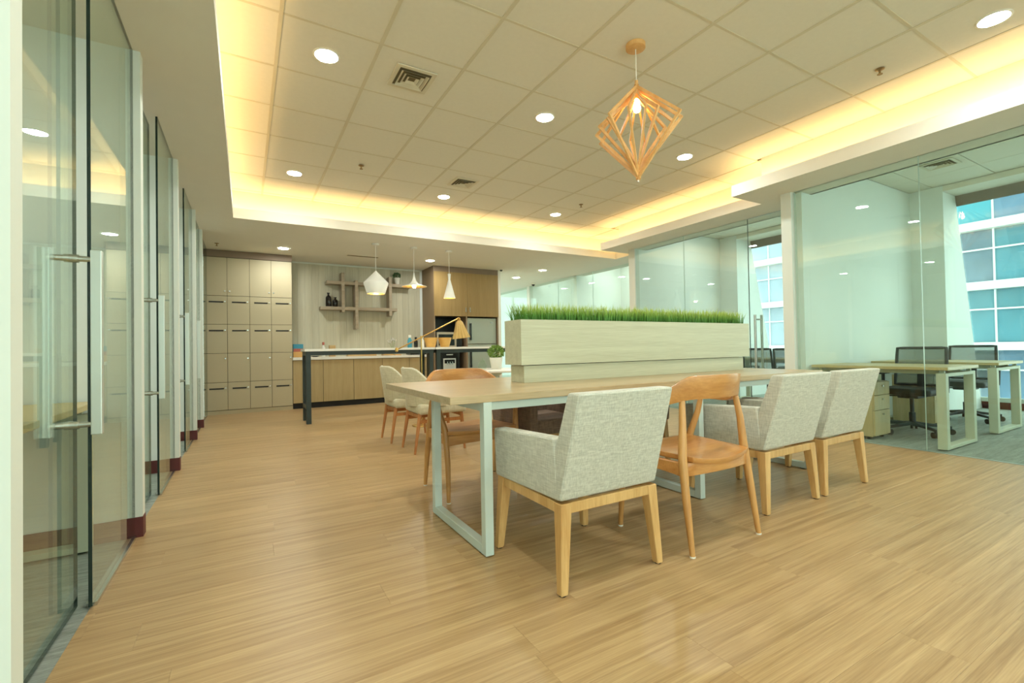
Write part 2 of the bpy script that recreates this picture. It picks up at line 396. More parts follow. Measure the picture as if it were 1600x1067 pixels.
def clip_cells(xs, ys, inside, lo, hi):
    xs = sorted({lo[0], hi[0], *[x for x in xs if lo[0] < x < hi[0]]}); ys = sorted({lo[1], hi[1], *[y for y in ys if lo[1] < y < hi[1]]})
    return [(a, b, c, d) for a, b in zip(xs, xs[1:]) for c, d in zip(ys, ys[1:]) if inside((a+b)/2, (c+d)/2) and b-a > .02 and d-c > .02]
GX8 = X0+8*T
for lo, hi in (((-.335, -2.82), (4.98, Y0)), ((-.335, Y0), (GX8, 6.80)), ((GX8, 3.02), (5.54, Y0+5*T)), ((GX8, Y0+5*T), (6.32, 6.80))):
    for a, b, c, d in clip_cells(gxs, gys, lambda x, y: True, lo, hi):
        inst('ceiling_tile', tile_mesh(b-a, d-c), main_ceil, (a, c, CEI))
def xr_at(y): return 4.98 if y < 3.02 else 5.54 if y < 5.89 else 6.32
for x in gxs:
    y1 = 6.80; y0 = -2.82 if x < 4.98 else 3.02 if x < 5.54 else 5.89
    if -.335 < x < 6.32: B().box(x-.012, x+.012, y0, y1, CEI-.004, CEI+.003).build('grid_bar', 'tbar', main_ceil)
for y in gys:
    if -2.82 < y < 6.80: B().box(-.335, xr_at(y), y-.009, y+.009, CEI-.002, CEI+.003).build('grid_bar', 'tbar', main_ceil)
# cove strips: LED tape on the cove floor, all round
warm = (1.0, .64, .26)
def strip(x0, y0, x1, y1):
    L_ = math.hypot(x1-x0, y1-y0); a = math.atan2(y1-y0, x1-x0)
    e = struct(bpy.data.objects.new('trim_light', bpy.data.lights.new('cove_strip', 'AREA'))); COL.objects.link(e)
    d = e.data; d.shape = 'RECTANGLE'; d.size = L_; d.size_y = .03; d.energy = COVE_W*L_; d.color = warm
    e.location = ((x0+x1)/2, (y0+y1)/2, SOF+.07); e.rotation_euler = (R(180), 0, a)
    e.name = 'cove_light'
o_ = .11
for a, b in ((0,1),(1,2),(2,3),(3,4),(4,5),(5,6),(6,7)):
    P_ = grow(TR, o_); strip(*P_[a], *P_[b])

# ---- walls
struct(B().box(-.60, 4.66, 9.30, 9.42, 0, SOF).build('wall_back', 'offwall'), 'kitchen back wall')
wb = bpy.data.objects['wall_back']
bm_ = {}
for k in range(21):
    w_ = .1225; x = .712+k*w_
    if 'b' not in bm_: bm_['b'] = B().box(.0006, w_-.0006, -.014, 0, 0, SOF-.02).mesh('wall_board', 'board', bevel=.001, seg=1)
    if x+w_ < 3.22: inst('wall_board', bm_['b'], wb, (x, 9.30, .0))
B().box(.712, 3.21, 9.27, 9.30, SOF-.03, SOF-.002).build('trim', 'column', wb)
struct(B().box(4.655, 4.76, 8.70, 13.0, 0, SOF).build('wall_kitchen_end', 'paint'), 'cream wall end beside the refrigerator')
struct(B().box(-4.4, -.60, 8.72, 8.84, 0, SOF).build('wall_left_back', 'offwall'))
struct(B().box(-4.4, -4.3, -3.4, 8.72, 0, SOF).build('wall_left_far', 'offwall'))
struct(B().box(-4.3, -.60, -3.4, 8.72, SOF, SOF+.03).build('ceiling', 'tile'), 'ceiling of the left offices')

# ---- left glazed partition
def gl_pane(x0, x1, y0, y1, z0, z1, name, parent=None, edge='glassedge', mat='glass', thin='x'):
    b = B().box(x0, x1, y0, y1, z0, z1)
    b.mi = [1, 1, 1, 0, 1, 0] if thin == 'x' else [1, 1, 0, 1, 0, 1]
    me = bpy.data.meshes.new(name); me.from_pydata(b.v, [], b.f); me.polygons.foreach_set('material_index', b.mi)
    me.materials.append(MT[mat]); me.materials.append(MT[edge])
    o = bpy.data.objects.new(name, me); COL.objects.link(o); o.parent = parent
    return o
cols = [1.56, 3.18, 4.80, 6.40, 7.38]
NM = ['nearest the camera', 'second from the camera', 'third from the camera', 'fourth from the camera', 'beside the lockers']
for i, c in enumerate(cols):
    w = struct(B().box(-.575, -.487, c, c+.07, 0, SOF).build('wall_left', 'column'), 'white column of the left glass wall, ' + NM[i])
    B().box(-.578, -.484, c-.003, c+.073, 0, .108).build('baseboard', 'maroon', w)
    w2 = struct(B().box(-4.3, -.575, c+.005, c+.065, 0, SOF).build('wall_left_partition', 'offwall'))
    B().box(-4.3, -.578, c-.003, c+.005, 0, .105).build('baseboard', 'maroon', w2)
for i in range(4):
    c = cols[i]; nxt = cols[i+1]; ln = nxt-c
    de = c+.85 if i < 3 else c+.55
    struct(gl_pane(-.531, -.519, de-.03, nxt, .012, SOF, 'window_%d' % (i+1)), 'fixed glass panel of the left wall, ' + NM[i])
    wn = bpy.data.objects['window_%d' % (i+1)]
    B().box(-.545, -.512, de, nxt, 0, .014).build('threshold', 'chrome', wn)
    d = thing('door_%d' % (i+1), 'frameless glass door with tall steel pull handles, ' + NM[i], None, kind='structure')
    gl_pane(-.581, -.569, c+.075, de, .012, 2.585, 'glass_panel', d)
    hy = de-.035
    h = B().box(-.668, -.634, hy-.016, hy+.016, .675, 1.39).build('pull_bar', 'handle', d, bevel=.003)
    B().box(-.518, -.484, hy-.016, hy+.016, .675, 1.39).build('pull_bar', 'handle', d, bevel=.003)
    for zz in (.715, 1.355):
        B().tube([(-.645, hy, zz), (-.505, hy, zz)], .0115, 14).build('standoff', 'chrome', d, smooth=40)
        B().tube([(-.596, hy, zz), (-.554, hy, zz)], .016, 14).build('collar', 'chrome', d, smooth=40)
struct(gl_pane(-.531, -.519, 7.45, 8.70, .012, SOF, 'window_5'), 'fixed glass panel beside the lockers')

# ---- right glazed offices
def column_r(x0, x1, y0, y1, label):
    w = struct(B().box(x0, x1, y0, y1, 0, SOF).build('wall_right', 'column'), label)
    B().box(x0-.003, x1+.003, y0-.003, y1+.003, 0, .1).build('baseboard', 'maroon', w)
column_r(5.19, 5.30, 2.83, 2.94, 'cream column between the two right-hand offices')
column_r(5.75, 5.85, 5.74, 5.88, 'cream column at the far end of the middle office')
column_r(6.62, 6.74, 10.5, 10.62, 'cream column far down the corridor glass')
ys = [2.82, 1.737, .65, -.43, -1.6, -2.8]
for k in range(5):
    struct(gl_pane(5.234, 5.246, ys[k+1]+.0015, ys[k]-.0015, .006, SOF, 'window_%d' % (10+k), edge='clearedge'), 'glass panel of the near right office, %s' % ('farthest', 'beside the joint', 'third', 'fourth', 'rearmost')[k])
ys = [5.74, 4.75, 3.72]
for k in range(2):
    struct(gl_pane(5.774, 5.786, ys[k+1]+.0015, ys[k]-.0015, .006, SOF, 'window_%d' % (20+k), edge='clearedge'))
d = thing('door_10', 'glass door of the middle office with a tall steel pull handle', None, kind='structure')
gl_pane(5.774, 5.786, 2.96, 3.715, .01, SOF-.005, 'glass_panel', d)
for xx in (5.71, 5.85): B().tube([(xx, 3.60, .50), (xx, 3.60, 1.36)], .016, 12).build('pull_bar', 'chrome', d, smooth=40)
for zz in (.56, 1.30): B().tube([(5.71, 3.60, zz), (5.85, 3.60, zz)], .01, 10).build('standoff', 'chrome', d, smooth=40)
struct(B().box(5.30, 5.80, 2.86, 2.92, 0, SOF).build('wall_right_return', 'offwall'))
ys = [13.0, 10.62, 9.21, 7.91, 5.95]
for k in range(4):
    struct(gl_pane(6.644, 6.656, ys[k+1]+.0015, (ys[k] if k else 12.9)-.0015, .006, SOF, 'window_%d' % (30+k), edge='clearedge'))
# partition walls that end on the leaning facade; facade plane X = 8.45 + .262*(3.03 - z)
def fx(z): return 8.45 + .262*(3.03-z)
def part_wall(y0, y1, x0, name, label=None):
    poly = [(x0, 0), (fx(0), 0), (fx(CEI), CEI), (x0, CEI)]
    return struct(B().prism(poly, 'Y', y0, y1).build(name, 'offwall'), label)
part_wall(2.775, 2.86, 5.30, 'wall_office_near', 'white partition wall behind the two oak desks')
part_wall(5.76, 5.86, 5.85, 'wall_office_middle', 'white end wall of the middle office')
part_wall(10.5, 10.62, 6.74, 'wall_office_far')
part_wall(8.5, 8.6, 6.66, 'wall_office_third')
part_wall(12.9, 13.0, 6.66, 'wall_office_end')
part_wall(-3.0, -2.9, 5.24, 'wall_office_rear')
for y0, y1 in ((2.42, 2.775), (5.40, 5.76), (8.15, 8.5), (10.14, 10.5)):   # pilasters at the facade
    struct(B().prism([(8.04, 0), (fx(0), 0), (fx(CEI), CEI), (8.04, CEI)], 'Y', y0, y1).build('wall_pilaster', 'offwall'))
# facade: sill, header beam, valance, panes
fac = thing('window_50', 'leaning window facade of the right-hand offices', None, kind='structure')
def slant(y0, y1, z0, z1, t, off=0.0):
    return B().prism([(fx(z0)+off, z0), (fx(z0)+off+t, z0), (fx(z1)+off+t, z1), (fx(z1)+off, z1)], 'Y', y0, y1)
bays = [(-2.9, -.2), (-.2, 2.42), (2.86, 5.40), (5.86, 8.15), (8.6, 10.14), (10.62, 12.9)]
for y0, y1 in bays:
    B().box(8.045, 8.5, y0, y1, 2.965, CEI-.001).build('header_beam', 'paint', fac)
    slant(y0, y1, 2.83, 2.97, .03).build('valance', 'slate', fac)
    slant(y0, y1, 0.0, .10, .06).build('sill', 'maroon', fac)
    slant(y0, y1, .10, .16, .05).build('frame', 'frame', fac)
    p = B().prism([(fx(.16)+.02, .16), (fx(.16)+.03, .16), (fx(2.83)+.03, 2.83), (fx(2.83)+.02, 2.83)], 'Y', y0, y1).build('pane', 'winglass', fac)
    if y0 == -.2: slant(y0-.03, y0+.03, .1, 2.97, .05).build('mullion', 'frame', fac)
# office ceilings
oc = struct(B().cells([5.50, 6.05, 6.66, 8.6], [-3.0, 2.92, 5.95, 13.0], lambda x, y: x > (5.5 if y < 2.92 else 6.05 if y < 5.95 else 6.66), CEI+.02, CEI+.05).build('ceiling', 'tile'), 'white tiled ceiling of the right-hand offices')
for lo, hi in (((5.50, -.2), (8.04, 2.775)), ((6.05, 2.92), (8.04, 5.76))):
    for a, b, c, d_ in clip_cells([5.66+.6*i for i in range(6)], [.12+.6*i for i in range(12)], lambda x, y: True, lo, hi):
        inst('ceiling_tile', tile_mesh(b-a, d_-c), oc, (a, c, CEI))
struct(B().box(5.47, 5.50, -3.0, 2.86, SOF, CEI+.05).build('wall_bulkhead', 'paint'))
struct(B().box(6.02, 6.05, 2.92, 5.76, SOF, CEI+.05).build('wall_bulkhead', 'paint'))
# corridor end: window wall; rear: window wall behind the camera
ce = thing('window_60', 'bright window at the far end of the corridor', None, kind='structure')
B().box(4.76, 6.65, 12.98, 13.04, 0, .12).build('sill', 'paint', ce)
for xx in (4.76, 5.7, 6.60): B().box(xx, xx+.05, 12.98, 13.04, .12, SOF).build('mullion', 'frame', ce)
B().box(4.8, 6.6, 13.0, 13.01, .12, SOF).build('pane', 'winglass', ce)
rw = thing('window_70', 'window wall on the entrance side of the room', None, kind='structure')
B().box(-.6, 5.5, -3.46, -3.40, 0, .35).build('sill', 'paint', rw)
for k in range(6): B().box(-.6+k*1.22, -.54+k*1.22, -3.46, -3.40, .35, SOF).build('mullion', 'frame', rw)
B().box(-.6, 5.5, -3.435, -3.425, .35, SOF).build('pane', 'winglass', rw)
struct(B().box(-.6, 4.98, -2.86, -2.82, SOF, CEI+.05).build('wall_front', 'paint'))

# ================================================================== OBJECTS
# ---- large shared table
tbl = thing('meeting_table', 'long oak-topped meeting table on pale metal frame legs', 'table', (0, 0, 0))
B().box(.80, 3.98, 1.955, 3.06, .727, .763).build('tabletop', 'tabletop', tbl, bevel=.002, seg=1)
for xx in (.968, 2.487, 3.765):
    w = .044; fr = thing('leg_frame', None, None); fr.parent = tbl
    B().box(xx, xx+w, 1.955, 2.0, .006, .727).build('post', 'powder', fr, bevel=.002, seg=1)
    B().box(xx, xx+w, 2.62, 2.665, .006, .727).build('post', 'powder', fr, bevel=.002, seg=1)
    B().box(xx, xx+w, 2.0, 2.62, .006, .05).build('foot_bar', 'powder', fr, bevel=.002, seg=1)
    B().box(xx, xx+w, 2.0, 2.62, .683, .727).build('top_bar', 'powder', fr, bevel=.002, seg=1)
    for yy in (2.03, 2.58): B().tube([(xx+w/2, yy, 0), (xx+w/2, yy, .006)], .018, 12).build('foot_pad', 'rubber', fr)
for yy in (1.975, 2.60): B().box(1.012, 3.765, yy, yy+.04, .687, .727).build('apron_beam', 'powder', tbl)

# ---- planter divider on the table
pl = thing('planter_box', 'long pale wood planter divider standing on the meeting table', 'planter', (0, 0, .763))
B().box(1.50, 3.71, 2.455, 2.62, 0, .108).build('plinth', 'planterwood', pl, bevel=.0015, seg=1)
tb = B().cells([1.47, 1.488, 3.752, 3.77], [2.435, 2.453, 2.622, 2.64], lambda x, y: not (1.488 < x < 3.752 and 2.453 < y < 2.622), .112, .395)
tb.build('trough', 'planterwood', pl)
B().box(1.488, 3.752, 2.453, 2.622, .112, .37).build('filling', 'soil', pl)
g = B(); rg = random.Random(3)
for k in range(5200):
    x = rg.uniform(1.50, 3.74); y = rg.uniform(2.46, 2.615); h = rg.uniform(.08, .145)*(1.0 if rg.random() > .1 else 1.15)
    a = rg.uniform(0, 2*math.pi); ln = rg.uniform(.0, .045) * (1.6 if x < 1.55 or x > 3.70 else 1)
    if x < 1.53: a = rg.uniform(2.2, 4.0)
    if x > 3.71: a = rg.uniform(-.9, .9)
    dx, dy = math.cos(a)*ln, math.sin(a)*ln; w = rg.uniform(.0016, .003); px, py = math.cos(a+1.57+rg.uniform(-.6, .6))*w, math.sin(a+1.57)*w
    vs = []
    for t in (0, .45, .8):
        q = 1-t*.55
        vs += [(x+dx*t*t-px*q, y+dy*t*t-py*q, h*t), (x+dx*t*t+px*q, y+dy*t*t+py*q, h*t)]
    vs.append((x+dx, y+dy, h*.98))
    g.add(vs, [(0,1,3,2), (2,3,5,4), (4,5,6)])
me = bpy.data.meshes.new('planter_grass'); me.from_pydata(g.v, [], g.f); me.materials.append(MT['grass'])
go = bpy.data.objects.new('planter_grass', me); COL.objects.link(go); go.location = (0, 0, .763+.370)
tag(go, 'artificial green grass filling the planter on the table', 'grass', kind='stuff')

# ---- upholstered armchair, facing +Y
def armchair(name, label, fab='tweed', hb=.803):
    t = thing(name, label, 'armchair', group='armchairs at the meeting table')
    hw = .268
    # back: raked slab, outer face from y=-.262 (z=.37) to y=-.385 (z=.805)
    def sec(z, f):  # f 0..1 up the back
        yo = -.258-.125*f; th = .115-.035*f; w = hw-.012*f; return [(-w, yo, z), (w, yo, z), (w, yo+th, z), (-w, yo+th, z)]
    b = B().sections([sec(.365, 0), sec(.365+.135*(hb-.365)/.438, .31*(hb-.365)/.438), sec(.365+.295*(hb-.365)/.438, .68*(hb-.365)/.438), sec(hb, (hb-.365)/.438)])
    b.build('backrest', fab, t, bevel=.016, seg=3, smooth=35)
    for sx in (-1, 1):
        pts = [(-.25, .365), (.285, .352), (.30, .585), (-.22, .612)]
        x0, x1 = (sx*hw, sx*(hw-.072)); x0, x1 = min(x0, x1), max(x0, x1)
        B().prism(pts, 'X', x0, x1).build('armrest', fab, t, bevel=.016, seg=3, smooth=35)
    B().box(-.205, .205, -.20, .285, .355, .465).build('seat', fab, t, bevel=.022, seg=3, smooth=35)
    fr = B()
    fr.box(-.225, .225, -.262, -.237, .315, .357); fr.box(-.225, .225, .237, .262, .315, .352)
    for sx in (-1, 1): fr.box(sx*.249-.0125, sx*.249+.0125, -.225, .225, .315, .354)
    fo = B().cells([-.262, -.237, .237, .262], [-.262, -.237, .237, .262], lambda x, y: not (abs(x) < .237 and abs(y) < .237), .313, .356)
    fo.build('rail_frame', 'ashleg', t, bevel=.003, seg=1)
    for sx in (-1, 1):
        for sy in (-1, 1):
            top = Vector((sx*.238, sy*.238, .356)); bot = Vector((sx*.265, sy*.262, .004))
            q = lambda p, a: [(p.x-a/2, p.y-a/2, p.z), (p.x+a/2, p.y-a/2, p.z), (p.x+a/2, p.y+a/2, p.z), (p.x-a/2, p.y+a/2, p.z)]
            l = B().hexa(q(bot, .034), q(top, .054)).build('leg', 'ashleg', t, bevel=.003, seg=1)
            B().tube([(bot.x, bot.y, 0), (bot.x, bot.y, .005)], .014, 10).build('glide', 'rubber', l)
    return t
A_ = armchair('armchair', 'pale grey tweed armchair nearest the camera at the table corner')
A_.location = (1.343, 1.765, 0)
dup(A_, (2.845, 1.85, 0), 0, 'pale grey tweed armchair right of the orange wooden chair')
dup(A_, (3.475, 1.85, 0), 0, 'pale grey tweed armchair farthest right on the near side of the table')
F_ = armchair('tub_chair', 'low brown upholstered tub chair across the table beside the far wooden chair', 'browntweed', .625)
F_.location = (1.985, 3.04, 0); F_.rotation_euler.z = R(180)
dup(F_, (2.86, 3.04, 0), R(180), 'low brown upholstered tub chair across the table behind the planter')

# ---- bentwood elbow chair, facing +Y
def elbow_chair(name, label):
    t = thing(name, label, 'chair', group='wooden elbow chairs at the meeting table')
    # crest: U-shaped band; tall in the middle of the back, tapering along the arms
    secs = []; n = 33
    for i in range(n):
        u = -1+2*i/(n-1); th = u*R(108)
        x = .322*math.sin(th); y = .06-.275*math.cos(th)+.0*abs(u)
        f = abs(u); k = min(1, max(0, (f-.26)/.44)); k = k*k*(3-2*k)
        tall = .116-.078*k; zt = .835-.128*k-.004*f; zc = zt-tall
        nx, ny = math.sin(th), -math.cos(th); w = .011+.012*f
        lean = .022*(1-f)
        secs.append([(x-nx*w, y-ny*w, zc), (x+nx*w, y+ny*w, zc), (x+nx*(w+lean), y+ny*(w+lean), zt), (x-nx*(w-lean), y-ny*(w-lean), zt)])
    B().sections(secs).build('crest_rail', 'teak', t, bevel=.006, seg=2, smooth=40)
    # legs
    for sx in (-1, 1):
        B().tube([(sx*.254, -.232, .006), (sx*.247, -.198, .25), (sx*.236, -.172, .45), (sx*.222, -.165, .60), (sx*.206, -.152, .712)], [.0125, .019, .0215, .0175, .0145], 14).build('rear_leg', 'teakleg', t, smooth=40)
        B().tube([(sx*.262, .232, .006), (sx*.258, .215, .25), (sx*.262, .19, .45), (sx*.288, .15, .59), (sx*.302, .13, .70)], [.0125, .018, .0205, .0165, .013], 14).build('front_leg', 'teakleg', t, smooth=40)
        for yy, r_ in ((-.232, .254), (.232, .262)): B().tube([(sx*r_, yy, 0), (sx*r_, yy, .007)], .0135, 10).build('glide', 'pot', t)
    # saddle seat: dished, wider at the front
    nx_, ny_ = 15, 13; top = []; 
    for j in range(ny_):
        v = -1+2*j/(ny_-1); hwid = .235+.022*v
        for i in range(nx_):
            u = -1+2*i/(nx_-1)
            x = u*hwid; y = v*.215 - .03*(1-u*u)*(1 if v < 0 else -.5)*abs(v)
            top.append((x, y, .442+.016*u*u*(1-.3*v)+.006*v - .006))
    vs = top + [(x*.985, y*.985, z-.026) for x, y, z in top]; o = nx_*ny_; fs = []
    for j in range(ny_-1):
        for i in range(nx_-1):
            a = j*nx_+i; fs += [(a, a+1, a+nx_+1, a+nx_), (o+a, o+a+nx_, o+a+nx_+1, o+a+1)]
    for i in range(nx_-1): fs += [(i, o+i, o+i+1, i+1), ((ny_-1)*nx_+i, (ny_-1)*nx_+i+1, o+(ny_-1)*nx_+i+1, o+(ny_-1)*nx_+i)]
    for j in range(ny_-1): fs += [(j*nx_, (j+1)*nx_, o+(j+1)*nx_, o+j*nx_), (j*nx_+nx_-1, o+j*nx_+nx_-1, o+(j+1)*nx_+nx_-1, (j+1)*nx_+nx_-1)]
    B().add(vs, fs).build('seat', 'teak', t, bevel=.005, seg=2, smooth=50)
    # aprons, curved along the back
    def apron(p0, p1, sag):
        s_ = []
        p0, p1 = Vector(p0), Vector(p1); d = (p1-p0).normalized(); nrm = Vector((d.y, -d.x, 0))
        for i in range(9):
            u = i/8; p = p0.lerp(p1, u) + nrm*sag*4*u*(1-u); zb = .362+.012*4*u*(1-u)-.006
            s_.append([p-nrm*.011+Vector((0,0,zb)), p+nrm*.011+Vector((0,0,zb)), p+nrm*.011+Vector((0,0,.422)), p-nrm*.011+Vector((0,0,.422))])
        B().sections(s_).build('apron', 'teak', t, bevel=.003, seg=1, smooth=40)
    apron((-.232, -.178, 0), (.232, -.178, 0), .045); apron((.25, .20, 0), (-.25, .20, 0), .01)
    apron((-.252, .19, 0), (-.238, -.17, 0), .006); apron((.238, -.17, 0), (.252, .19, 0), .006)
    return t
E_ = elbow_chair('elbow_chair', 'orange-brown wooden elbow chair between two tweed armchairs')
E_.location = (2.035, 1.685, 0)
dup(E_, (1.375, 3.0, 0), R(180), 'orange-brown wooden elbow chair across the table near its left end')

# ---- cream upholstered chairs, facing +X
def cream_chair(name, label):
    t = thing(name, label, 'chair', group='cream chairs at the small round table')
    secs = []; n = 21
    for i in range(n):
        u = -1+2*i/(n-1); th = u*R(100); f = abs(u)
        x = -.02-.245*math.cos(th); y = .225*math.sin(th)*(1+.06*f)
        k = min(1, max(0, (f-.30)/.55)); k = k*k*(3-2*k)
        zt = .805-.20*k; zb = .44
        nx, ny = -math.cos(th), math.sin(th); w = .017
        lean = .05*(1-k)
        secs.append([(x+nx*w, y+ny*w, zb), (x+nx*(w+lean*.5), y+ny*(w+lean*.5), (zb+zt)/2), (x+nx*(w+lean), y+ny*(w+lean), zt), (x-nx*(w-lean), y-ny*(w-lean), zt), (x-nx*(w-lean*.5), y-ny*(w-lean*.5), (zb+zt)/2), (x-nx*w, y-ny*w, zb)])
    sh = B().sections(secs).build('back_shell', 'cream', t, bevel=.008, seg=2, smooth=50)
    B().tube([((s_[2][0]+s_[3][0])/2, (s_[2][1]+s_[3][1])/2, s_[2][2]+.003) for s_ in secs], .0065, 8).build('piping', 'piping', sh, smooth=50)
    B().box(-.235, .245, -.235, .235, .365, .465).build('seat', 'cream', t, bevel=.035, seg=3, smooth=50)
    for sx, sy in ((-1,-1),(-1,1),(1,-1),(1,1)):
        pb = Vector((-.275 if sx < 0 else .235, sy*.195, .0)); pt = Vector((-.205 if sx < 0 else .20, sy*.18, .44))
        l = B().tube([pb, pb.lerp(pt, .6), pt], [.011, .018, .019], 12).build('leg', 'orangeleg', t, smooth=40)
    for sy in (-1, 1): B().beam((-.235, sy*.186, .30), (.215, sy*.186, .30), .022, .032).build('side_rail', 'orangeleg', t, bevel=.003, seg=1)
    for xx in (-.21, .205): B().beam((xx, -.185, .345), (xx, .185, .345), .022, .036).build('cross_rail', 'orangeleg', t, bevel=.003, seg=1)
    return t
CC = cream_chair('cream_chair', 'cream upholstered chair nearer the meeting table, facing the small round table')
CC.location = (1.645, 4.425, 0)
dup(CC, (1.60, 5.07, 0), 0, 'cream upholstered chair farther back, facing the small round table')

# ---- small round table with plant and jar (behind the meeting table)
rt = thing('round_table', 'small white round table behind the far wooden chair', 'table', (2.52, 4.75, 0))
B().lathe([(.39, .718), (.40, .722), (.40, .738), (.395, .742)], 40).build('tabletop', 'counter', rt, smooth=40)
B().lathe([(.10, .716), (.03, .66), (.025, .30), (.03, .05), (.20, .018), (.22, 0)], 28).build('pedestal', 'powder', rt, smooth=40)
def leafball(n, r, seed, flat=1.0, ls=.018):
    b = B(); q = random.Random(seed)
    for k in range(n):
        d = Vector((q.gauss(0, 1), q.gauss(0, 1), q.gauss(.25, 1))).normalized(); p = d*r*q.uniform(.72, 1.02); p.z *= flat
        a = d.cross(Vector((q.gauss(0,1), q.gauss(0,1), q.gauss(0,1)))).normalized(); c = (d+Vector((q.gauss(0,.5), q.gauss(0,.5), q.gauss(0,.5)))).normalized()
        l = ls*q.uniform(.7, 1.3)
        b.add([p-c*l*.4, p+a*l*.35, p+c*l, p-a*l*.35], [(0,1,2,3)])
    return b
pp = thing('potted_plant', 'leafy green plant in a white tapered pot on the small round table', 'plant', (2.545, 4.79, .742))
B().lathe([(.052, 0), (.056, .004), (.078, .125), (.080, .135), (.072, .135), (.068, .115)], 28).build('pot', 'pot', pp, smooth=40)
B().lathe([(.068, .110), (.01, .116)], 20).build('soil', 'soil', pp)
f_ = leafball(900, .095, 5, .85).build('foliage', 'leaf', pp, loc=(0, 0, .195)); f_['kind'] = 'stuff'
B().tube([(0,0,.11), (.005,0,.2)], .006, 6).build('stem', 'leafdark', pp)
jr = thing('glass_jar', 'small glass jar with a domed lid beside the potted plant', 'jar', (2.40, 4.86, .742))
B().lathe([(.030, 0), (.048, .01), (.052, .035), (.045, .07), (.032, .085)], 20).build('bowl', 'jar', jr, smooth=50)
B().lathe([(.036, .085), (.030, .098), (.012, .108), (.006, .112), (.011, .122), (.0, .13)], 20).build('lid', 'jar', jr, smooth=50)

# ---- bar tables
def bar(name, label, x0, x1):
    t = thing(name, label, 'bar table', group='white-topped bar tables')
    B().box(x0, x1, 6.79, 7.30, .985, 1.018).build('tabletop', 'counter', t, bevel=.003, seg=1)
    for xx in (x0+.02, x1-.085):
        for yy in (6.81, 7.215): B().box(xx, xx+.062, yy, yy+.062, 0, .985).build('leg', 'blacksteel', t, bevel=.002, seg=1)
        B().box(xx, xx+.062, 6.872, 7.215, .20, .255).build('cross_rail', 'blacksteel', t)
        B().box(xx, xx+.062, 6.872, 7.215, .93, .985).build('top_rail', 'blacksteel', t)
    for yy in (6.81, 7.215): B().box(x0+.082, x1-.085, yy, yy+.062, .93, .985).build('long_rail', 'blacksteel', t)
    return t
bar('bar_table', 'white bar table on a black frame, left one by the lockers', .69, 2.545)
bar('bar_table', 'white bar table on a black frame, right one behind the planter', 2.555, 4.40)

# ---- brass floor lamp
fl = thing('floor_lamp', 'brass floor lamp with tilted arm and pleated gold shade', 'lamp', (1.985, 5.80, 0))
B().lathe([(.13, 0), (.135, .006), (.13, .016), (.03, .03), (.012, .05)], 28).build('base', 'brass', fl, smooth=40)
B().tube([(0, 0, .03), (0, 0, 1.16)], .0085, 12).build('pole', 'brass', fl, smooth=40)
arm = B().tube([(-.315, 0, .992), (.51, 0, 1.392)], .0085, 12).build('arm', 'brass', fl, smooth=40)
B().lathe([(.004, -.03), (.02, -.02), (.022, .01), (.008, .03)], 16, (-.325, 0, .987)).build('counterweight', 'brass', arm, smooth=40)
B().lathe([(.004, -.02), (.014, -.012), (.014, .012), (.004, .02)], 16, (0, 0, 1.145)).build('joint', 'brass', fl, smooth=40)
sh = B(); secs = []
for (r_, z_, k_) in ((.022, 0, 0), (.045, -.03, .1), (.066, -.10, .14), (.09, -.18, .16), (.115, -.245, .14)):
    n = 56; secs.append([(r_*(1+k_*(1 if i % 4 in (0, 1) else -1)*.6)*math.cos(2*math.pi*i/n), r_*(1+k_*(1 if i % 4 in (0, 1) else -1)*.6)*math.sin(2*math.pi*i/n), z_) for i in range(n)])
so = sh.sections(secs, close=False).build('shade', 'shadecloth', fl, loc=(.535, 0, 1.375), smooth=60)
so.rotation_euler = (0, R(-7), 0)
B().lathe([(.02, 0), (.028, .02), (.018, .045), (.004, .05)], 16, (.53, 0, 1.365)).build('shade_cap', 'brass', fl, smooth=40)

# ---- locker wall
lk = thing('locker_unit', 'tall taupe locker wall of twenty doors left of the kitchen', 'lockers', (0, 0, 0))
B().box(-.565, .70, 8.75, 9.28, .0, 2.53).build('carcass', 'lockergap', lk)
B().box(-.565, .70, 8.745, 8.76, .0, .065).build('plinth', 'locker', lk)
B().box(-.565, .705, 8.728, 9.28, 2.53, 2.638).build('cornice', 'cornice', lk)
zr = [.07, .515, .98, 1.445, 1.905, 2.525]
for r_ in range(5):
    for c_ in range(4):
        x0 = -.562+c_*.3155; d = thing('locker_door', None, None); d.parent = lk
        B().box(x0+.0025, x0+.313, 8.73, 8.75, zr[r_]+.003, zr[r_+1]-.003).build('panel', 'locker', d, bevel=.0015, seg=1)
        if r_ in (0, 2, 3):
            zs = zr[r_+1]-.10
            B().box(x0+.065, x0+.262, 8.727, 8.732, zs-.011, zs+.011).build('mail_slot', 'slot', d)
            kx, kz = x0+.285, zs+.008
        elif r_ == 1: kx, kz = x0+.285, zr[r_+1]-.085
        else: kx, kz = (x0+.285 if c_ % 2 == 0 else x0+.035), zr[r_]+.075
        B().tube([(kx, 8.731, kz), (kx, 8.716, kz)], .0105, 12).build('lock', 'chrome', d, smooth=40)
for k, o in enumerate([o for o in lk.children if o.name.startswith('locker_door')]): pass

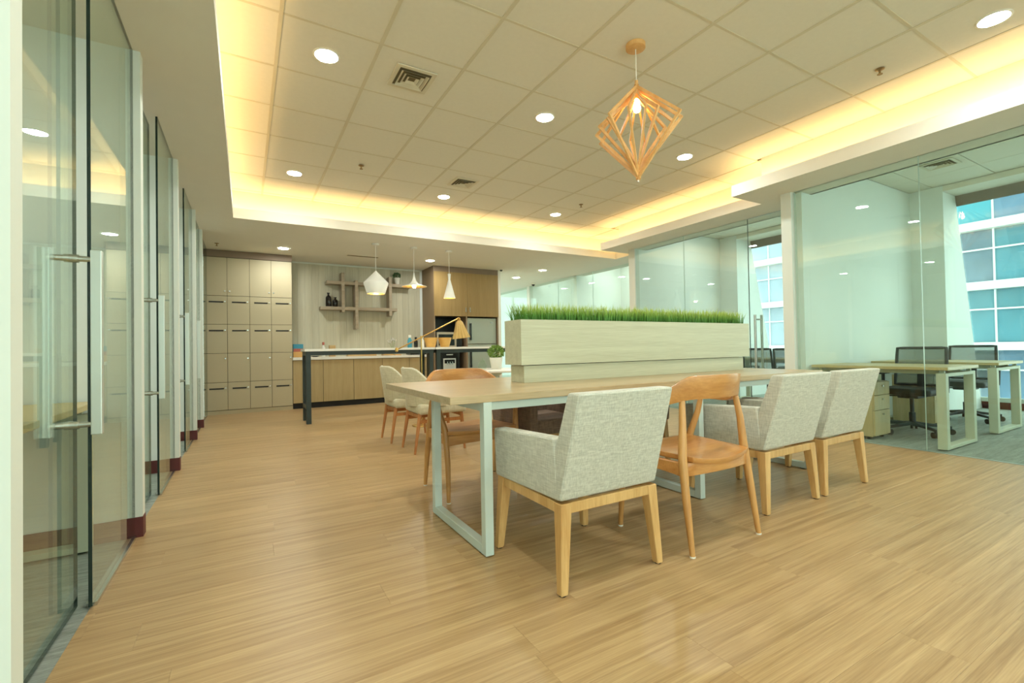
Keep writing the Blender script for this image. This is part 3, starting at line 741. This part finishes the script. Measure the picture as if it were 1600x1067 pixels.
# ---- kitchen base units and worktop
xb = [.705, 1.19, 1.71, 2.23, 2.75, 3.04]
nm = ['beside the lockers', 'second from the lockers', 'middle one of the run', 'behind the bar table legs', 'last full door before the drawers']
for k in range(5):
    c = thing('base_cabinet', 'tan kitchen base cabinet, ' + nm[k], 'cabinet', (xb[k], 8.75, 0), group='kitchen base cabinets')
    w = xb[k+1]-xb[k]
    B().box(0, w, .02, .53, .10, .838).build('carcass', 'lockergap', c)
    B().box(.003, w-.003, 0, .02, .10, .835).build('door', 'kitchen', c, bevel=.0015, seg=1)
    B().box(0, w, .05, .07, 0, .10).build('toe_kick', 'slot', c)
c = thing('drawer_cabinet', 'narrow tan drawer unit next to the tall refrigerator unit', 'cabinet', (3.04, 8.75, 0), group='kitchen base cabinets')
B().box(0, .165, .02, .53, .10, .838).build('carcass', 'lockergap', c); B().box(0, .165, .05, .07, 0, .10).build('toe_kick', 'slot', c)
for a, b_ in ((.10, .33), (.335, .575), (.58, .835)): B().box(.003, .162, 0, .02, a, b_).build('drawer', 'kitchen', c, bevel=.0015, seg=1)
ct = B().box(.705, 3.205, 8.725, 9.285, .84, .885).build('worktop', 'counter', None, bevel=.003, seg=1)
tag(ct, 'white kitchen worktop along the boarded wall', 'worktop')

# ---- tall unit with refrigerator, microwave and water dispenser
tu = thing('tall_cabinet', 'tall tan kitchen unit framing the refrigerator and microwave', 'cabinet', (0, 0, 0))
B().box(3.215, 3.24, 8.62, 9.29, 0, 2.53).build('side_panel', 'taupe', tu); B().box(4.625, 4.65, 8.62, 9.29, 0, 2.53).build('side_panel', 'taupe', tu)
B().box(3.215, 4.65, 8.61, 9.29, 2.53, 2.638).build('cornice', 'cornice', tu)
B().box(3.24, 4.625, 8.64, 9.28, 1.66, 2.53).build('upper_carcass', 'lockergap', tu)
for x0, x1, hx in ((3.218, 3.930, 3.885), (3.934, 4.647, 3.98)):
    d = thing('door', None, None); d.parent = tu
    B().box(x0, x1, 8.60, 8.62, 1.645, 2.527).build('panel', 'kitchendark', d, bevel=.0015, seg=1)
    B().box(hx-.007, hx+.007, 8.575, 8.588, 1.73, 1.83).build('handle', 'chrome', d, bevel=.002, seg=1)
    for zz in (1.745, 1.815): B().box(hx-.004, hx+.004, 8.585, 8.603, zz-.004, zz+.004).build('handle_post', 'chrome', d)
B().box(3.24, 3.905, 9.20, 9.28, 0, 1.66).build('niche_back', 'appblack', tu); B().box(3.905, 3.935, 8.625, 9.28, 0, 1.66).build('divider', 'taupe', tu)
B().box(3.24, 3.905, 8.68, 9.20, .965, 1.0).build('niche_shelf', 'appblack', tu)
mw = thing('microwave', 'steel-fronted microwave on the niche shelf', 'microwave', (3.30, 8.70, 1.001))
B().box(0, .54, .03, .42, .012, .33).build('body', 'micro', mw, bevel=.006)
d = B().box(.0, .42, 0, .03, .015, .327).build('door', 'micro', mw, bevel=.003, seg=1)
B().box(.035, .375, -.003, .003, .06, .285).build('window', 'screen', d)
B().box(.422, .54, 0, .03, .015, .327).build('control_panel', 'appblack', mw, bevel=.002, seg=1)
for x in (.04, .5): B().box(x-.015, x+.015, .06, .36, 0, .014).build('foot', 'rubber', mw)
wd = thing('water_dispenser', 'black water dispenser with a silver tap bay below the microwave', 'dispenser', (3.37, 8.72, 0))
B().box(0, .44, .02, .40, 0, .93).build('body', 'appblack', wd, bevel=.012)
B().cells([.075, .10, .31, .335], [0, .001], lambda x, y: True, .5, .51)
fr = B().prism([(.07, .44), (.34, .44), (.34, .80), (.07, .80)], 'Y', .005, .022).build('tap_bay', 'disp', wd, bevel=.004)
B().box(.095, .315, .0, .006, .70, .775).build('control_strip', 'appblack', wd)
for xx in (.15, .205, .26): B().tube([(xx, -.012, .735), (xx, -.012, .675)], .011, 10).build('tap', 'chrome', wd, smooth=40)
B().box(.10, .31, -.02, .006, .445, .455).build('drip_tray', 'chrome', wd)
B().lathe([(.0, 0), (.03, .0), (.03, .004), (0, .004)], 16, (.205, .2, .93)).build('lid', 'disp', wd)
B().box(.14, .28, .012, .021, .865, .885).build('badge', 'disp', wd)
fg = thing('refrigerator', 'stainless steel two-door refrigerator in the tall unit', 'refrigerator', (3.95, 8.66, 0))
B().box(.005, .665, .05, .56, .02, 1.625).build('body', 'appblack', fg)
for a, b_, ha, hb in ((1.085, 1.62, 1.16, 1.51), (.06, 1.075, .60, 1.02)):
    d = B().box(.005, .665, 0, .048, a, b_).build('door', 'steel', fg, bevel=.008)
    B().box(.045, .075, -.045, -.02, ha, hb).build('handle', 'appblack', d, bevel=.006)
    for zz in (ha+.03, hb-.03): B().box(.05, .07, -.022, .002, zz-.012, zz+.012).build('handle_post', 'appblack', d)
B().lathe([(.0, 0), (.022, 0), (.022, .003), (0, .003)], 20).build('badge', 'chrome', fg, loc=(.55, .0, 1.53)).rotation_euler = (R(90), 0, 0)
bpy.data.objects['badge.001' if 'badge.001' in bpy.data.objects else 'badge'].scale = (1.6, .8, 1)
B().box(.02, .65, .06, .5, 0, .021).build('foot', 'rubber', fg)

# ---- criss-cross wall shelf and what stands on it
ws = thing('wall_shelf', 'taupe wooden criss-cross wall shelf on the boarded wall', 'shelf', (0, 0, 0))
YB = 9.286; DP = .21
for a, b_, z in ((1.20, 2.62, 1.785), (1.31, 2.92, 2.265)):
    B().box(a, b_, YB-DP, YB, z-.03, z+.03).build('horizontal_board', 'shelfwood', ws, bevel=.002, seg=1)
for x, a, b_ in ((1.60, 1.72, 2.46), (1.845, 1.40, 2.325), (2.49, 1.66, 2.43)):
    B().box(x-.028, x+.028, YB-DP-.004, YB, a, b_).build('upright_board', 'shelfwood', ws, bevel=.002, seg=1)
def bottle(label, x, h, r_):
    b = B().lathe([(r_*.9, 0), (r_, .008), (r_, h*.62), (r_*.85, h*.72), (r_*.35, h*.80), (r_*.33, h*.92), (r_*.5, h*.93), (r_*.5, h)], 24).build('bottle', 'bottle', None, smooth=40, loc=(x, YB-.10, 1.815))
    return tag(b, label, 'bottle', 'dark bottles on the wall shelf')
bottle('taller dark brown bottle on the wall shelf', 1.355, .265, .05)
bottle('shorter dark brown bottle on the wall shelf', 1.475, .185, .046)
sp = thing('potted_plant', 'small green plant in a white pot on top of the wall shelf', 'plant', (2.655, YB-.09, 2.295))
B().lathe([(.045, 0), (.058, .12), (.062, .125), (.062, .14), (.054, .14), (.05, .12)], 24).build('pot', 'pot', sp, smooth=40)
B().lathe([(.052, .115), (.01, .12)], 16).build('soil', 'soil', sp)
f_ = leafball(420, .078, 9, .75).build('foliage', 'leafdark', sp, loc=(0, 0, .185)); f_['kind'] = 'stuff'

# ---- things on the worktop and the bars
WT = .885
bx = thing('snack_box', 'printed cardboard box in blue and orange at the left end of the worktop', 'box', (.725, 8.93, WT))
B().box(0, .165, 0, .09, 0, .235).build('carton', 'printblue', bx, bevel=.002, seg=1)
B().box(.001, .164, -.0012, .0, .002, .10).build('orange_print', 'printorange', bx); B().box(.006, .159, -.0013, .0, .10, .155).build('red_print', 'printred', bx)
def simple_bottle(name, label, cat, loc, h, r_, body, cap, group=None):
    t = thing(name, label, cat, loc, group=group)
    B().lathe([(r_*.9, 0), (r_, .006), (r_, h*.6), (r_*.5, h*.75), (r_*.5, h*.82)], 16).build('body', body, t, smooth=40)
    B().lathe([(r_*.62, h*.80), (r_*.62, h*.98), (r_*.5, h)], 16).build('cap', cap, t, smooth=40)
simple_bottle('condiment_bottle', 'small red-capped bottle at the back of the worktop', 'bottle', (1.245, 9.10, WT), .27, .032, 'pot', 'printred')
tag(B().box(1.34, 1.45, 9.05, 9.13, WT, WT+.21).build('wooden_caddy', 'woodbox', None, bevel=.004), 'small square wooden caddy at the back of the worktop', 'caddy')
sa = thing('saucer', 'dark saucer beside the red-capped bottle', 'saucer', (1.10, 9.08, WT+.15))
sa.location.z = WT
B().lathe([(.03, 0), (.045, .004), (.075, .018), (.072, .02), (.03, .008)], 24).build('dish', 'slot', sa, smooth=40)
tag(B().box(1.62, 2.14, 8.80, 8.98, WT, WT+.035).build('cutting_board', 'woodbox', None, bevel=.006), 'long pale wooden board lying on the worktop', 'board')
tag(B().box(2.27, 2.46, 8.82, 8.98, WT, WT+.045).build('wooden_tray', 'woodbox', None, bevel=.006), 'short wooden tray on the worktop', 'tray')
tag(B().box(2.50, 2.62, 8.83, 8.98, WT, WT+.02).build('tray_mat', 'printorange', None, bevel=.004), 'small orange mat on the worktop', 'mat')
vs_ = thing('flower_vase', 'clear glass vase of white flowers on the worktop', 'vase', (2.53, 9.13, WT))
B().lathe([(.05, 0), (.055, .01), (.05, .09), (.035, .14), (.045, .16)], 20).build('vase', 'jar', vs_, smooth=40)
for k, (dx, dz) in enumerate(((-.06, .27), (.0, .31), (.05, .29))):
    st = B().tube([(0, 0, .02), (dx*.4, .0, .16), (dx, 0, dz)], .003, 6).build('stem', 'leaf', vs_)
    f_ = leafball(60, .028, 20+k, .9, .022).build('flower', 'pot', st, loc=(dx, 0, dz))
hob = thing('induction_hob', 'black portable hob near the right end of the worktop', 'hob', (2.80, 8.83, WT))
B().box(0, .32, 0, .30, .006, .05).build('body', 'appblack', hob, bevel=.006); B().box(.02, .30, .02, .28, 0, .007).build('foot', 'rubber', hob)
B().box(.015, .305, .015, .285, .05, .055).build('glass_top', 'screen', hob)
BT = 1.018
for k, (x, lb) in enumerate(((2.95, 'left'), (3.20, 'right'))):
    t = thing('wooden_bowl', 'yellow wooden bowl on the bar table, %s one of the pair' % lb, 'bowl', (2.58+k*.24, 7.08, BT), group='yellow wooden bowls')
    B().lathe([(.06, 0), (.07, .005), (.11, .15), (.113, .155), (.104, .155), (.066, .012)], 28).build('bowl', 'bowl', t, smooth=40)
simple_bottle('glass_bottle', 'blue-labelled bottle on the bar table beside the bowls', 'bottle', (2.26, 7.16, BT), .20, .035, 'printblue', 'pot')
simple_bottle('oil_bottle', 'dark oil bottle on the bar table next to the left bowl', 'bottle', (2.36, 7.16, BT), .17, .03, 'bottle', 'slot')
simple_bottle('sauce_bottle', 'white sauce bottle on the bar table between dark bottles', 'bottle', (2.43, 7.05, BT), .18, .028, 'pot', 'pot')

# ---- pendants over the bars
def pend(label, x, y, zt, zb, prof, inner=None, bulbz=None):
    t = thing('pendant_lamp', label, 'lamp', (x, y, 0), group='white pendant lamps over the bar')
    B().lathe([(.055, SOF), (.055, SOF-.02), (.02, SOF-.028)], 24).build('canopy', 'shadewhite', t, smooth=40)
    B().tube([(0, 0, zt-.01), (0, 0, SOF-.02)], .004, 8).build('cord', 'shadewhite', t)
    outer = B().lathe(prof + [(r_-.004, z) for r_, z in reversed(prof)], 48, close=False); 
    outer.build('shade', 'shadewhite', t, smooth=28)
    if inner:
        B().lathe([(r_-.006, z) for r_, z in inner], 48, close=False).build('lining', 'shadegold', t, smooth=40)
    B().lathe([(.001, bulbz-.032), (.022, bulbz-.026), (.032, bulbz), (.022, bulbz+.03), (.012, bulbz+.05), (.012, bulbz+.07)], 20).build('bulb', 'bulbwhite', t, smooth=60)
    return t
pend('white faceted bell pendant over the bar, left of the three', 1.765, 7.25, 2.21, 1.86, [(.012, 2.215), (.02, 2.205), (.185, 2.035), (.187, 2.02), (.135, 1.862)], [(.187, 2.02), (.135, 1.864)], 2.0)
pend('white flared hat pendant over the bar, middle of the three', 2.375, 7.25, 2.22, 2.0, [(.008, 2.225), (.016, 2.16), (.034, 2.10), (.065, 2.055), (.115, 2.03), (.20, 2.008), (.20, 2.003)], [(.065, 2.053), (.115, 2.028), (.20, 2.003)], 2.015)
pend('slim white cone pendant over the bar, right of the three', 2.985, 7.25, 2.25, 1.84, [(.024, 2.252), (.026, 2.25), (.018, 2.155), (.10, 1.84)], [(.05, 2.03), (.099, 1.842)], 1.92)

# ---- geometric wooden pendant over the meeting table
wp = thing('wooden_pendant', 'geometric pendant of angled pine slats over the meeting table', 'lamp', (2.325, 2.27, 0))
B().lathe([(.065, CEI-.001), (.065, CEI-.03), (.058, CEI-.034)], 32).build('canopy', 'lampwood', wp, smooth=40)
B().tube([(0, 0, 2.78), (0, 0, CEI-.03)], .003, 8).build('cord', 'shadewhite', wp)
nf = 16
for k in range(nf):
    a = 2*math.pi*k/nf+.2; lv = k % 4
    zt = 2.765-.024*lv; zb = 2.112+.022*lv; rr = .315-.028*lv; zo = 2.46+.012*lv
    c_, s_ = math.cos(a), math.sin(a)
    f = thing('slat_frame', None, None); f.parent = wp
    up = (-s_, c_, 0)
    B().beam((c_*-.012, s_*-.012, zt), (c_*rr, s_*rr, zo), .018, .013, up).build('upper_slat', 'lampwood', f)
    B().beam((c_*rr, s_*rr, zo+.008), (c_*-.012, s_*-.012, zb), .018, .013, up).build('lower_slat', 'lampwood', f)
B().tube([(0, 0, 2.66), (0, 0, 2.79)], .012, 12).build('lamp_holder', 'lampwood', wp)
B().lathe([(.001, 2.57), (.02, 2.578), (.026, 2.60), (.018, 2.635), (.012, 2.665)], 20).build('bulb', 'bulb', wp, smooth=60)
B().tube([(0, 0, 2.095), (0, 0, 2.13)], .008, 10).build('bottom_pin', 'chrome', wp)

# ---- downlights
dl_me = B().lathe([(.001, -.004), (.072, -.004), (.072, .0)], 28, close=False).mesh('lens', 'lens', smooth=40)
dr_me = B().lathe([(.072, -.002), (.076, -.007), (.088, -.004), (.088, .0)], 28, close=False).mesh('trim_ring', 'trimring', smooth=40)
dm_me = dl_me.copy(); dm_me.materials[0] = MT['lensdim']
def downlight(x, y, z, label, group='recessed downlights'):
    t = thing('downlight', label, 'downlight', (x, y, z), group=group)
    inst('lens', dm_me if group == 'office downlights' else dl_me, t); inst('trim_ring', dr_me, t)
for x, nx in ((.505, 'left column'), (2.335, 'middle column'), (4.175, 'right column')):
    for y, ny in ((5.82, 'far row'), (3.39, 'middle row'), (.98, 'near row'), (-1.43, 'rear row')):
        downlight(x, y, CEI, 'white recessed downlight in the tray ceiling, %s, %s' % (nx, ny))
for x, y, lb in ((.54, 8.18, 'over the lockers'), (2.99, 8.18, 'in front of the tall kitchen unit'), (5.52, 8.2, 'nearer of two in the corridor'), (5.52, 9.31, 'second of two in the corridor'), (5.52, 10.5, 'deep in the corridor'), (1.75, 8.18-.9+.9, 'above the wall shelf')):
    if lb == 'above the wall shelf': continue
    downlight(x, y, SOF-.001, 'white recessed downlight in the soffit, ' + lb)
for x, y, lb in ((7.0, .25, 'near office, front'), (6.2, -1.2, 'near office, rear'), (7.0, 3.6, 'middle office, front'), (7.0, 5.0, 'middle office, back'), (7.6, 6.9, 'far office, front'), (7.6, 7.8, 'far office, middle'), (7.6, 9.4, 'fourth office'), (7.6, 10.8, 'far office, back')):
    downlight(x, y, CEI, 'white recessed downlight in an office ceiling, ' + lb, 'office downlights')
for y in (2.4, 4.0, 5.6, 7.0): downlight(-2.0, y, SOF, 'added downlight brightening a left office, %s' % {2.4: 'nearest', 4.0: 'second', 5.6: 'third', 7.0: 'fourth'}[y], 'added left office downlights')  # added lamps that brighten the rooms behind the left glass

# ---- vents, sprinklers, small ceiling things
def vent(x, y, z, label, s=.15):
    t = thing('ceiling_vent', label, 'vent', (x, y, z), group='square ceiling vents')
    B().cells([-s, -s+.03, s-.03, s], [-s, -s+.03, s-.03, s], lambda a, b: not (abs(a) < s-.03 and abs(b) < s-.03), -.008, .0).build('frame', 'vent', t)
    B().box(-s+.03, s-.03, -s+.03, s-.03, -.002, -.001).build('duct_opening', 'ventdark', t)
    for k, r_ in enumerate((s-.045, s-.075, s-.105)):
        b = B(); o, i = r_, r_-.02
        vs = [(sx*q, sy*q, zz) for q, zz in ((o, -.018), (i, -.004)) for sx, sy in ((-1,-1),(1,-1),(1,1),(-1,1))]
        b.add(vs, [(j, (j+1) % 4, 4+(j+1) % 4, 4+j) for j in range(4)]); b.build('louvre_ring', 'vent', t)
vent(1.11, 3.375, CEI-.004, 'square louvred ceiling vent right of the nearest left downlight')
vent(2.35, 5.21, CEI-.004, 'square louvred ceiling vent near the far cove')
vent(7.02, 2.13, CEI-.004, 'square louvred ceiling vent inside the near right office')
def sprinkler(x, y, z, label):
    t = thing('sprinkler', label, 'sprinkler', (x, y, z), group='ceiling sprinklers')
    B().lathe([(.03, 0), (.03, -.004), (.012, -.01)], 20).build('escutcheon', 'sprink', t, smooth=40)
    B().tube([(0,0,-.008), (0,0,-.035)], .007, 10).build('stem', 'sprink', t)
    B().lathe([(.018, -.040), (.018, -.037), (.004, -.034)], 16).build('deflector', 'sprink', t)
sprinkler(1.13, 5.235, CEI-.004, 'brass sprinkler head in the tray ceiling, left')
sprinkler(4.21, 5.235, CEI-.004, 'brass sprinkler head in the tray ceiling, behind the wooden pendant')
sprinkler(4.16, 1.59, CEI-.004, 'brass sprinkler head in the tray ceiling, near the right cove')
sprinkler(-.36, 8.22, SOF, 'brass sprinkler head in the soffit over the lockers')
sl = thing('slot_diffuser', 'narrow slot diffuser in the soffit before the boarded wall', 'vent', (1.80, 8.30, SOF))
B().box(-.28, .28, -.05, .05, -.004, 0).build('frame', 'vent', sl); B().box(-.26, .26, -.03, .03, -.006, -.003).build('slot', 'ventdark', sl)
cc = thing('dome_camera', 'small black dome camera on the corridor soffit', 'camera', (6.40, 9.95, SOF))
B().lathe([(.055, 0), (.055, -.02), (.045, -.035)], 20).build('base', 'paint', cc, smooth=40); B().lathe([(.042, -.032), (.036, -.06), (.015, -.078), (.001, -.08)], 20).build('dome', 'blackplastic', cc, smooth=60)
cc2 = thing('dome_camera', 'small dark sensor on the soffit above the refrigerator unit', 'sensor', (4.70, 8.55, SOF))
B().lathe([(.03, 0), (.03, -.012), (.012, -.03)], 16).build('body', 'blackplastic', cc2, smooth=40)

# ---- office desks and task chairs
def desk(name, label, x0, x1, y0, y1, z=.745):
    t = thing(name, label, 'desk', group='oak desks in the glazed offices')
    B().box(x0, x1, y0, y1, z-.028, z).build('tabletop', 'desktop', t, bevel=.002, seg=1)
    for yy in (y0+.02, y1-.10):
        f = thing('leg_frame', None, None); f.parent = t
        for xa in (x0+.015, x1-.075): B().box(xa, xa+.06, yy, yy+.07, .012, z-.055).build('post', 'deskframe', f, bevel=.002, seg=1)
        B().box(x0+.075, x1-.075, yy, yy+.07, .012, .042).build('foot_bar', 'deskframe', f, bevel=.002, seg=1)
        B().box(x0+.075, x1-.075, yy, yy+.07, z-.085, z-.055).build('top_bar', 'deskframe', f, bevel=.002, seg=1)
        for xa in (x0+.06, x1-.06): B().box(xa-.012, xa+.012, yy+.02, yy+.05, z-.056, z-.027).build('spacer', 'deskframe', f)
        for xa in (x0+.1, x1-.1): B().box(xa-.02, xa+.02, yy+.02, yy+.05, 0, .013).build('foot_pad', 'rubber', f)
    for xa in (x0+.1, x1-.14): B().box(xa, xa+.04, y0+.09, y1-.10, z-.068, z-.028).build('long_rail', 'deskframe', t)
    return t
desk('office_desk', 'oak desk nearer the glass in the near right office', 5.345, 6.09, 1.61, 2.74)
desk('office_desk', 'oak desk nearer the window in the near right office', 6.70, 7.50, 1.62, 2.74)
desk('office_desk', 'oak desk in the middle right office behind its glass door', 7.22, 7.95, 3.4, 5.2)
desk('office_desk', 'oak desk right behind the nearest left glass panel', -1.45, -.66, 1.9, 3.15)
def pedestal(label, x, y, w=.40, d=.5):
    t = thing('drawer_pedestal', label, 'cabinet', (x, y, 0), group='oak drawer pedestals')
    B().box(0, w, 0, d, .03, .58).build('body', 'pedestal', t, bevel=.002, seg=1)
    for a, b_ in ((.04, .29), (.295, .44), (.445, .575)):
        q = B().box(.005, w-.005, -.018, 0, a, b_).build('drawer', 'pedestal', t, bevel=.002, seg=1)
        B().tube([(w*.5, -.018, b_-.04), (w*.5, -.032, b_-.04)], .009, 10).build('lock', 'chrome', q)
    for sx in (.04, w-.04):
        for sy in (.05, d-.05): B().tube([(sx, sy, 0), (sx, sy, .03)], .02, 10).build('caster', 'rubber', t)
pedestal('oak drawer pedestal under the desk nearer the glass', 5.43, 2.22, .34, .36)
pedestal('oak drawer pedestal under the desk nearer the window', 6.83, 2.20, .34, .38)
def task_chair(name, label, loc, rz, group='task chairs in the glazed offices'):
    t = thing(name, label, 'office chair', loc, rz, group)     # faces -X
    for k in range(5):
        a = 2*math.pi*k/5+.3; c_, s_ = math.cos(a), math.sin(a)
        l = B().beam((c_*.03, s_*.03, .105), (c_*.31, s_*.31, .075), .05, .035, w1=.032, h1=.022).build('base_arm', 'chairblack', t, bevel=.004, seg=1)
        for q in (-1, 1): B().tube([(c_*.315-s_*q*.009, s_*.315+c_*q*.009, .03), (c_*.315-s_*q*.03, s_*.315+c_*q*.03, .03)], .03, 16).build('caster_wheel', 'rubber', l, smooth=40)
        B().tube([(c_*.315, s_*.315, .03), (c_*.312, s_*.312, .085)], .012, 8).build('caster_stem', 'rubber', l)
    B().tube([(0, 0, .09), (0, 0, .22), (0, 0, .221), (0, 0, .40)], [.028, .028, .018, .018], 16).build('gas_lift', 'chairblack', t, smooth=40)
    B().box(-.11, .13, -.09, .09, .375, .415).build('mechanism', 'chairblack', t, bevel=.01)
    B().tube([(0, .09, .39), (-.02, .24, .385)], .008, 8).build('lever', 'chairblack', t)
    B().box(-.24, .23, -.235, .235, .415, .485).build('seat', 'chairblack', t, bevel=.03, seg=3, smooth=50)
    # backrest: mesh panel in a frame, slightly curved and reclined
    def bp(u, v):  # u -1..1 across, v 0..1 up
        return Vector((.235+.05*v+.035*(1-u*u)-.02, u*(.225-.012*v), .50+.405*v))
    n = 9; vs = [bp(-1+2*i/(n-1), j/6) for j in range(7) for i in range(n)]
    th = [v+Vector((.012, 0, 0)) for v in vs]; o = len(vs); fs = []
    for j in range(6):
        for i in range(n-1):
            a = j*n+i; fs += [(a, a+1, a+n+1, a+n), (o+a, o+a+n, o+a+n+1, o+a+1)]
    p = B().add(vs+th, fs).build('mesh_back', 'mesh', t, smooth=60)
    loop = [bp(-1+2*i/10, 0) for i in range(11)] + [bp(1, j/6) for j in range(1, 7)] + [bp(1-2*i/10, 1) for i in range(1, 11)] + [bp(-1, 1-j/6) for j in range(1, 6)]
    B().tube([v+Vector((.006, 0, 0)) for v in loop], .016, 8, closed=True).build('back_frame', 'chairblack', t, smooth=60)
    B().beam((.09, 0, .40), (.245, 0, .42), .07, .03).build('back_bracket', 'chairblack', t, bevel=.004, seg=1)
    B().beam((.238, 0, .41), (.268, 0, .66), .07, .025, up=(1, 0, 0)).build('spine', 'chairblack', t, bevel=.004, seg=1)
    for sy in (-1, 1):
        ar = B().tube([(.04, sy*.22, .42), (.06, sy*.275, .45), (.07, sy*.28, .62)], .016, 8).build('arm_post', 'chairblack', t, smooth=50)
        B().box(-.07, .16, sy*.28-.035, sy*.28+.035, .62, .645).build('arm_pad', 'chairblack', ar, bevel=.01)
    return t
tc_ = task_chair('task_chair', 'black mesh task chair at the desk nearer the glass', (6.20, 2.17, 0), 0)
dup(tc_, (7.70, 2.16, 0), 0, 'black mesh task chair at the desk nearer the window')
dup(tc_, (6.85, 4.14, 0), R(180), 'grey mesh task chair seen through the middle office door, left one')
dup(tc_, (6.44, 3.41, 0), R(172), 'grey mesh task chair seen through the middle office door, right one by the column')

# ---- building across the street
bd = thing('street_building', 'glass office building with white floor bands across the street', 'building', (45, 0, 0))
Y0b, NB, BW = 5.0, 36, 2.0
B().box(.5, 12, Y0b, Y0b+NB*BW, -16, 34).build('core', 'bldwall', bd)
zf0 = -12.2; FH = 4.25
for f in range(1, 9):
    z0 = zf0+f*FH
    B().box(-.35, .5, Y0b, Y0b+NB*BW, z0-.28, z0+.28).build('floor_band', 'bldwhite', bd)
    B().box(.2, .5, Y0b, Y0b+NB*BW, z0+2.55, z0+2.66).build('transom', 'bldwhite', bd)
    for b_ in range(NB):
        mt = ('pane4' if b_ > 7 else random.Random(f*31+b_*7).choice(['pane1', 'pane3', 'pane2', 'pane5', 'pane3']) if f != 6 else 'pane1')
        y = Y0b+b_*BW
        if f < 8:
            k_ = ('pane', mt)
            if k_ not in bm_: bm_[k_] = B().box(.33, .38, .05, BW-.05, .30, FH-.30).mesh('pane', mt)
            inst('pane', bm_[k_], bd, (0, y, z0))
for b_ in range(NB+1): B().box(.22, .5, Y0b+b_*BW-.05, Y0b+b_*BW+.05, -16, 34).build('mullion', 'bldwhite', bd)
pd = thing('street_podium', 'low pale podium with striped ledges across the street', 'building', (30, 0, 0))
B().box(0, 10, -5, 90, -16, -6.2).build('mass', 'bldwhite', pd)
for k in range(4): B().box(-.25, 0, -5, 90, -14+k*2.2, -13.2+k*2.2).build('ledge', 'bldwall', pd)
tag(B().box(9.5, 120, -60, 120, -16.2, -16).build('ground', 'asphalt'), 'pale street far below the windows', 'ground', kind='structure')
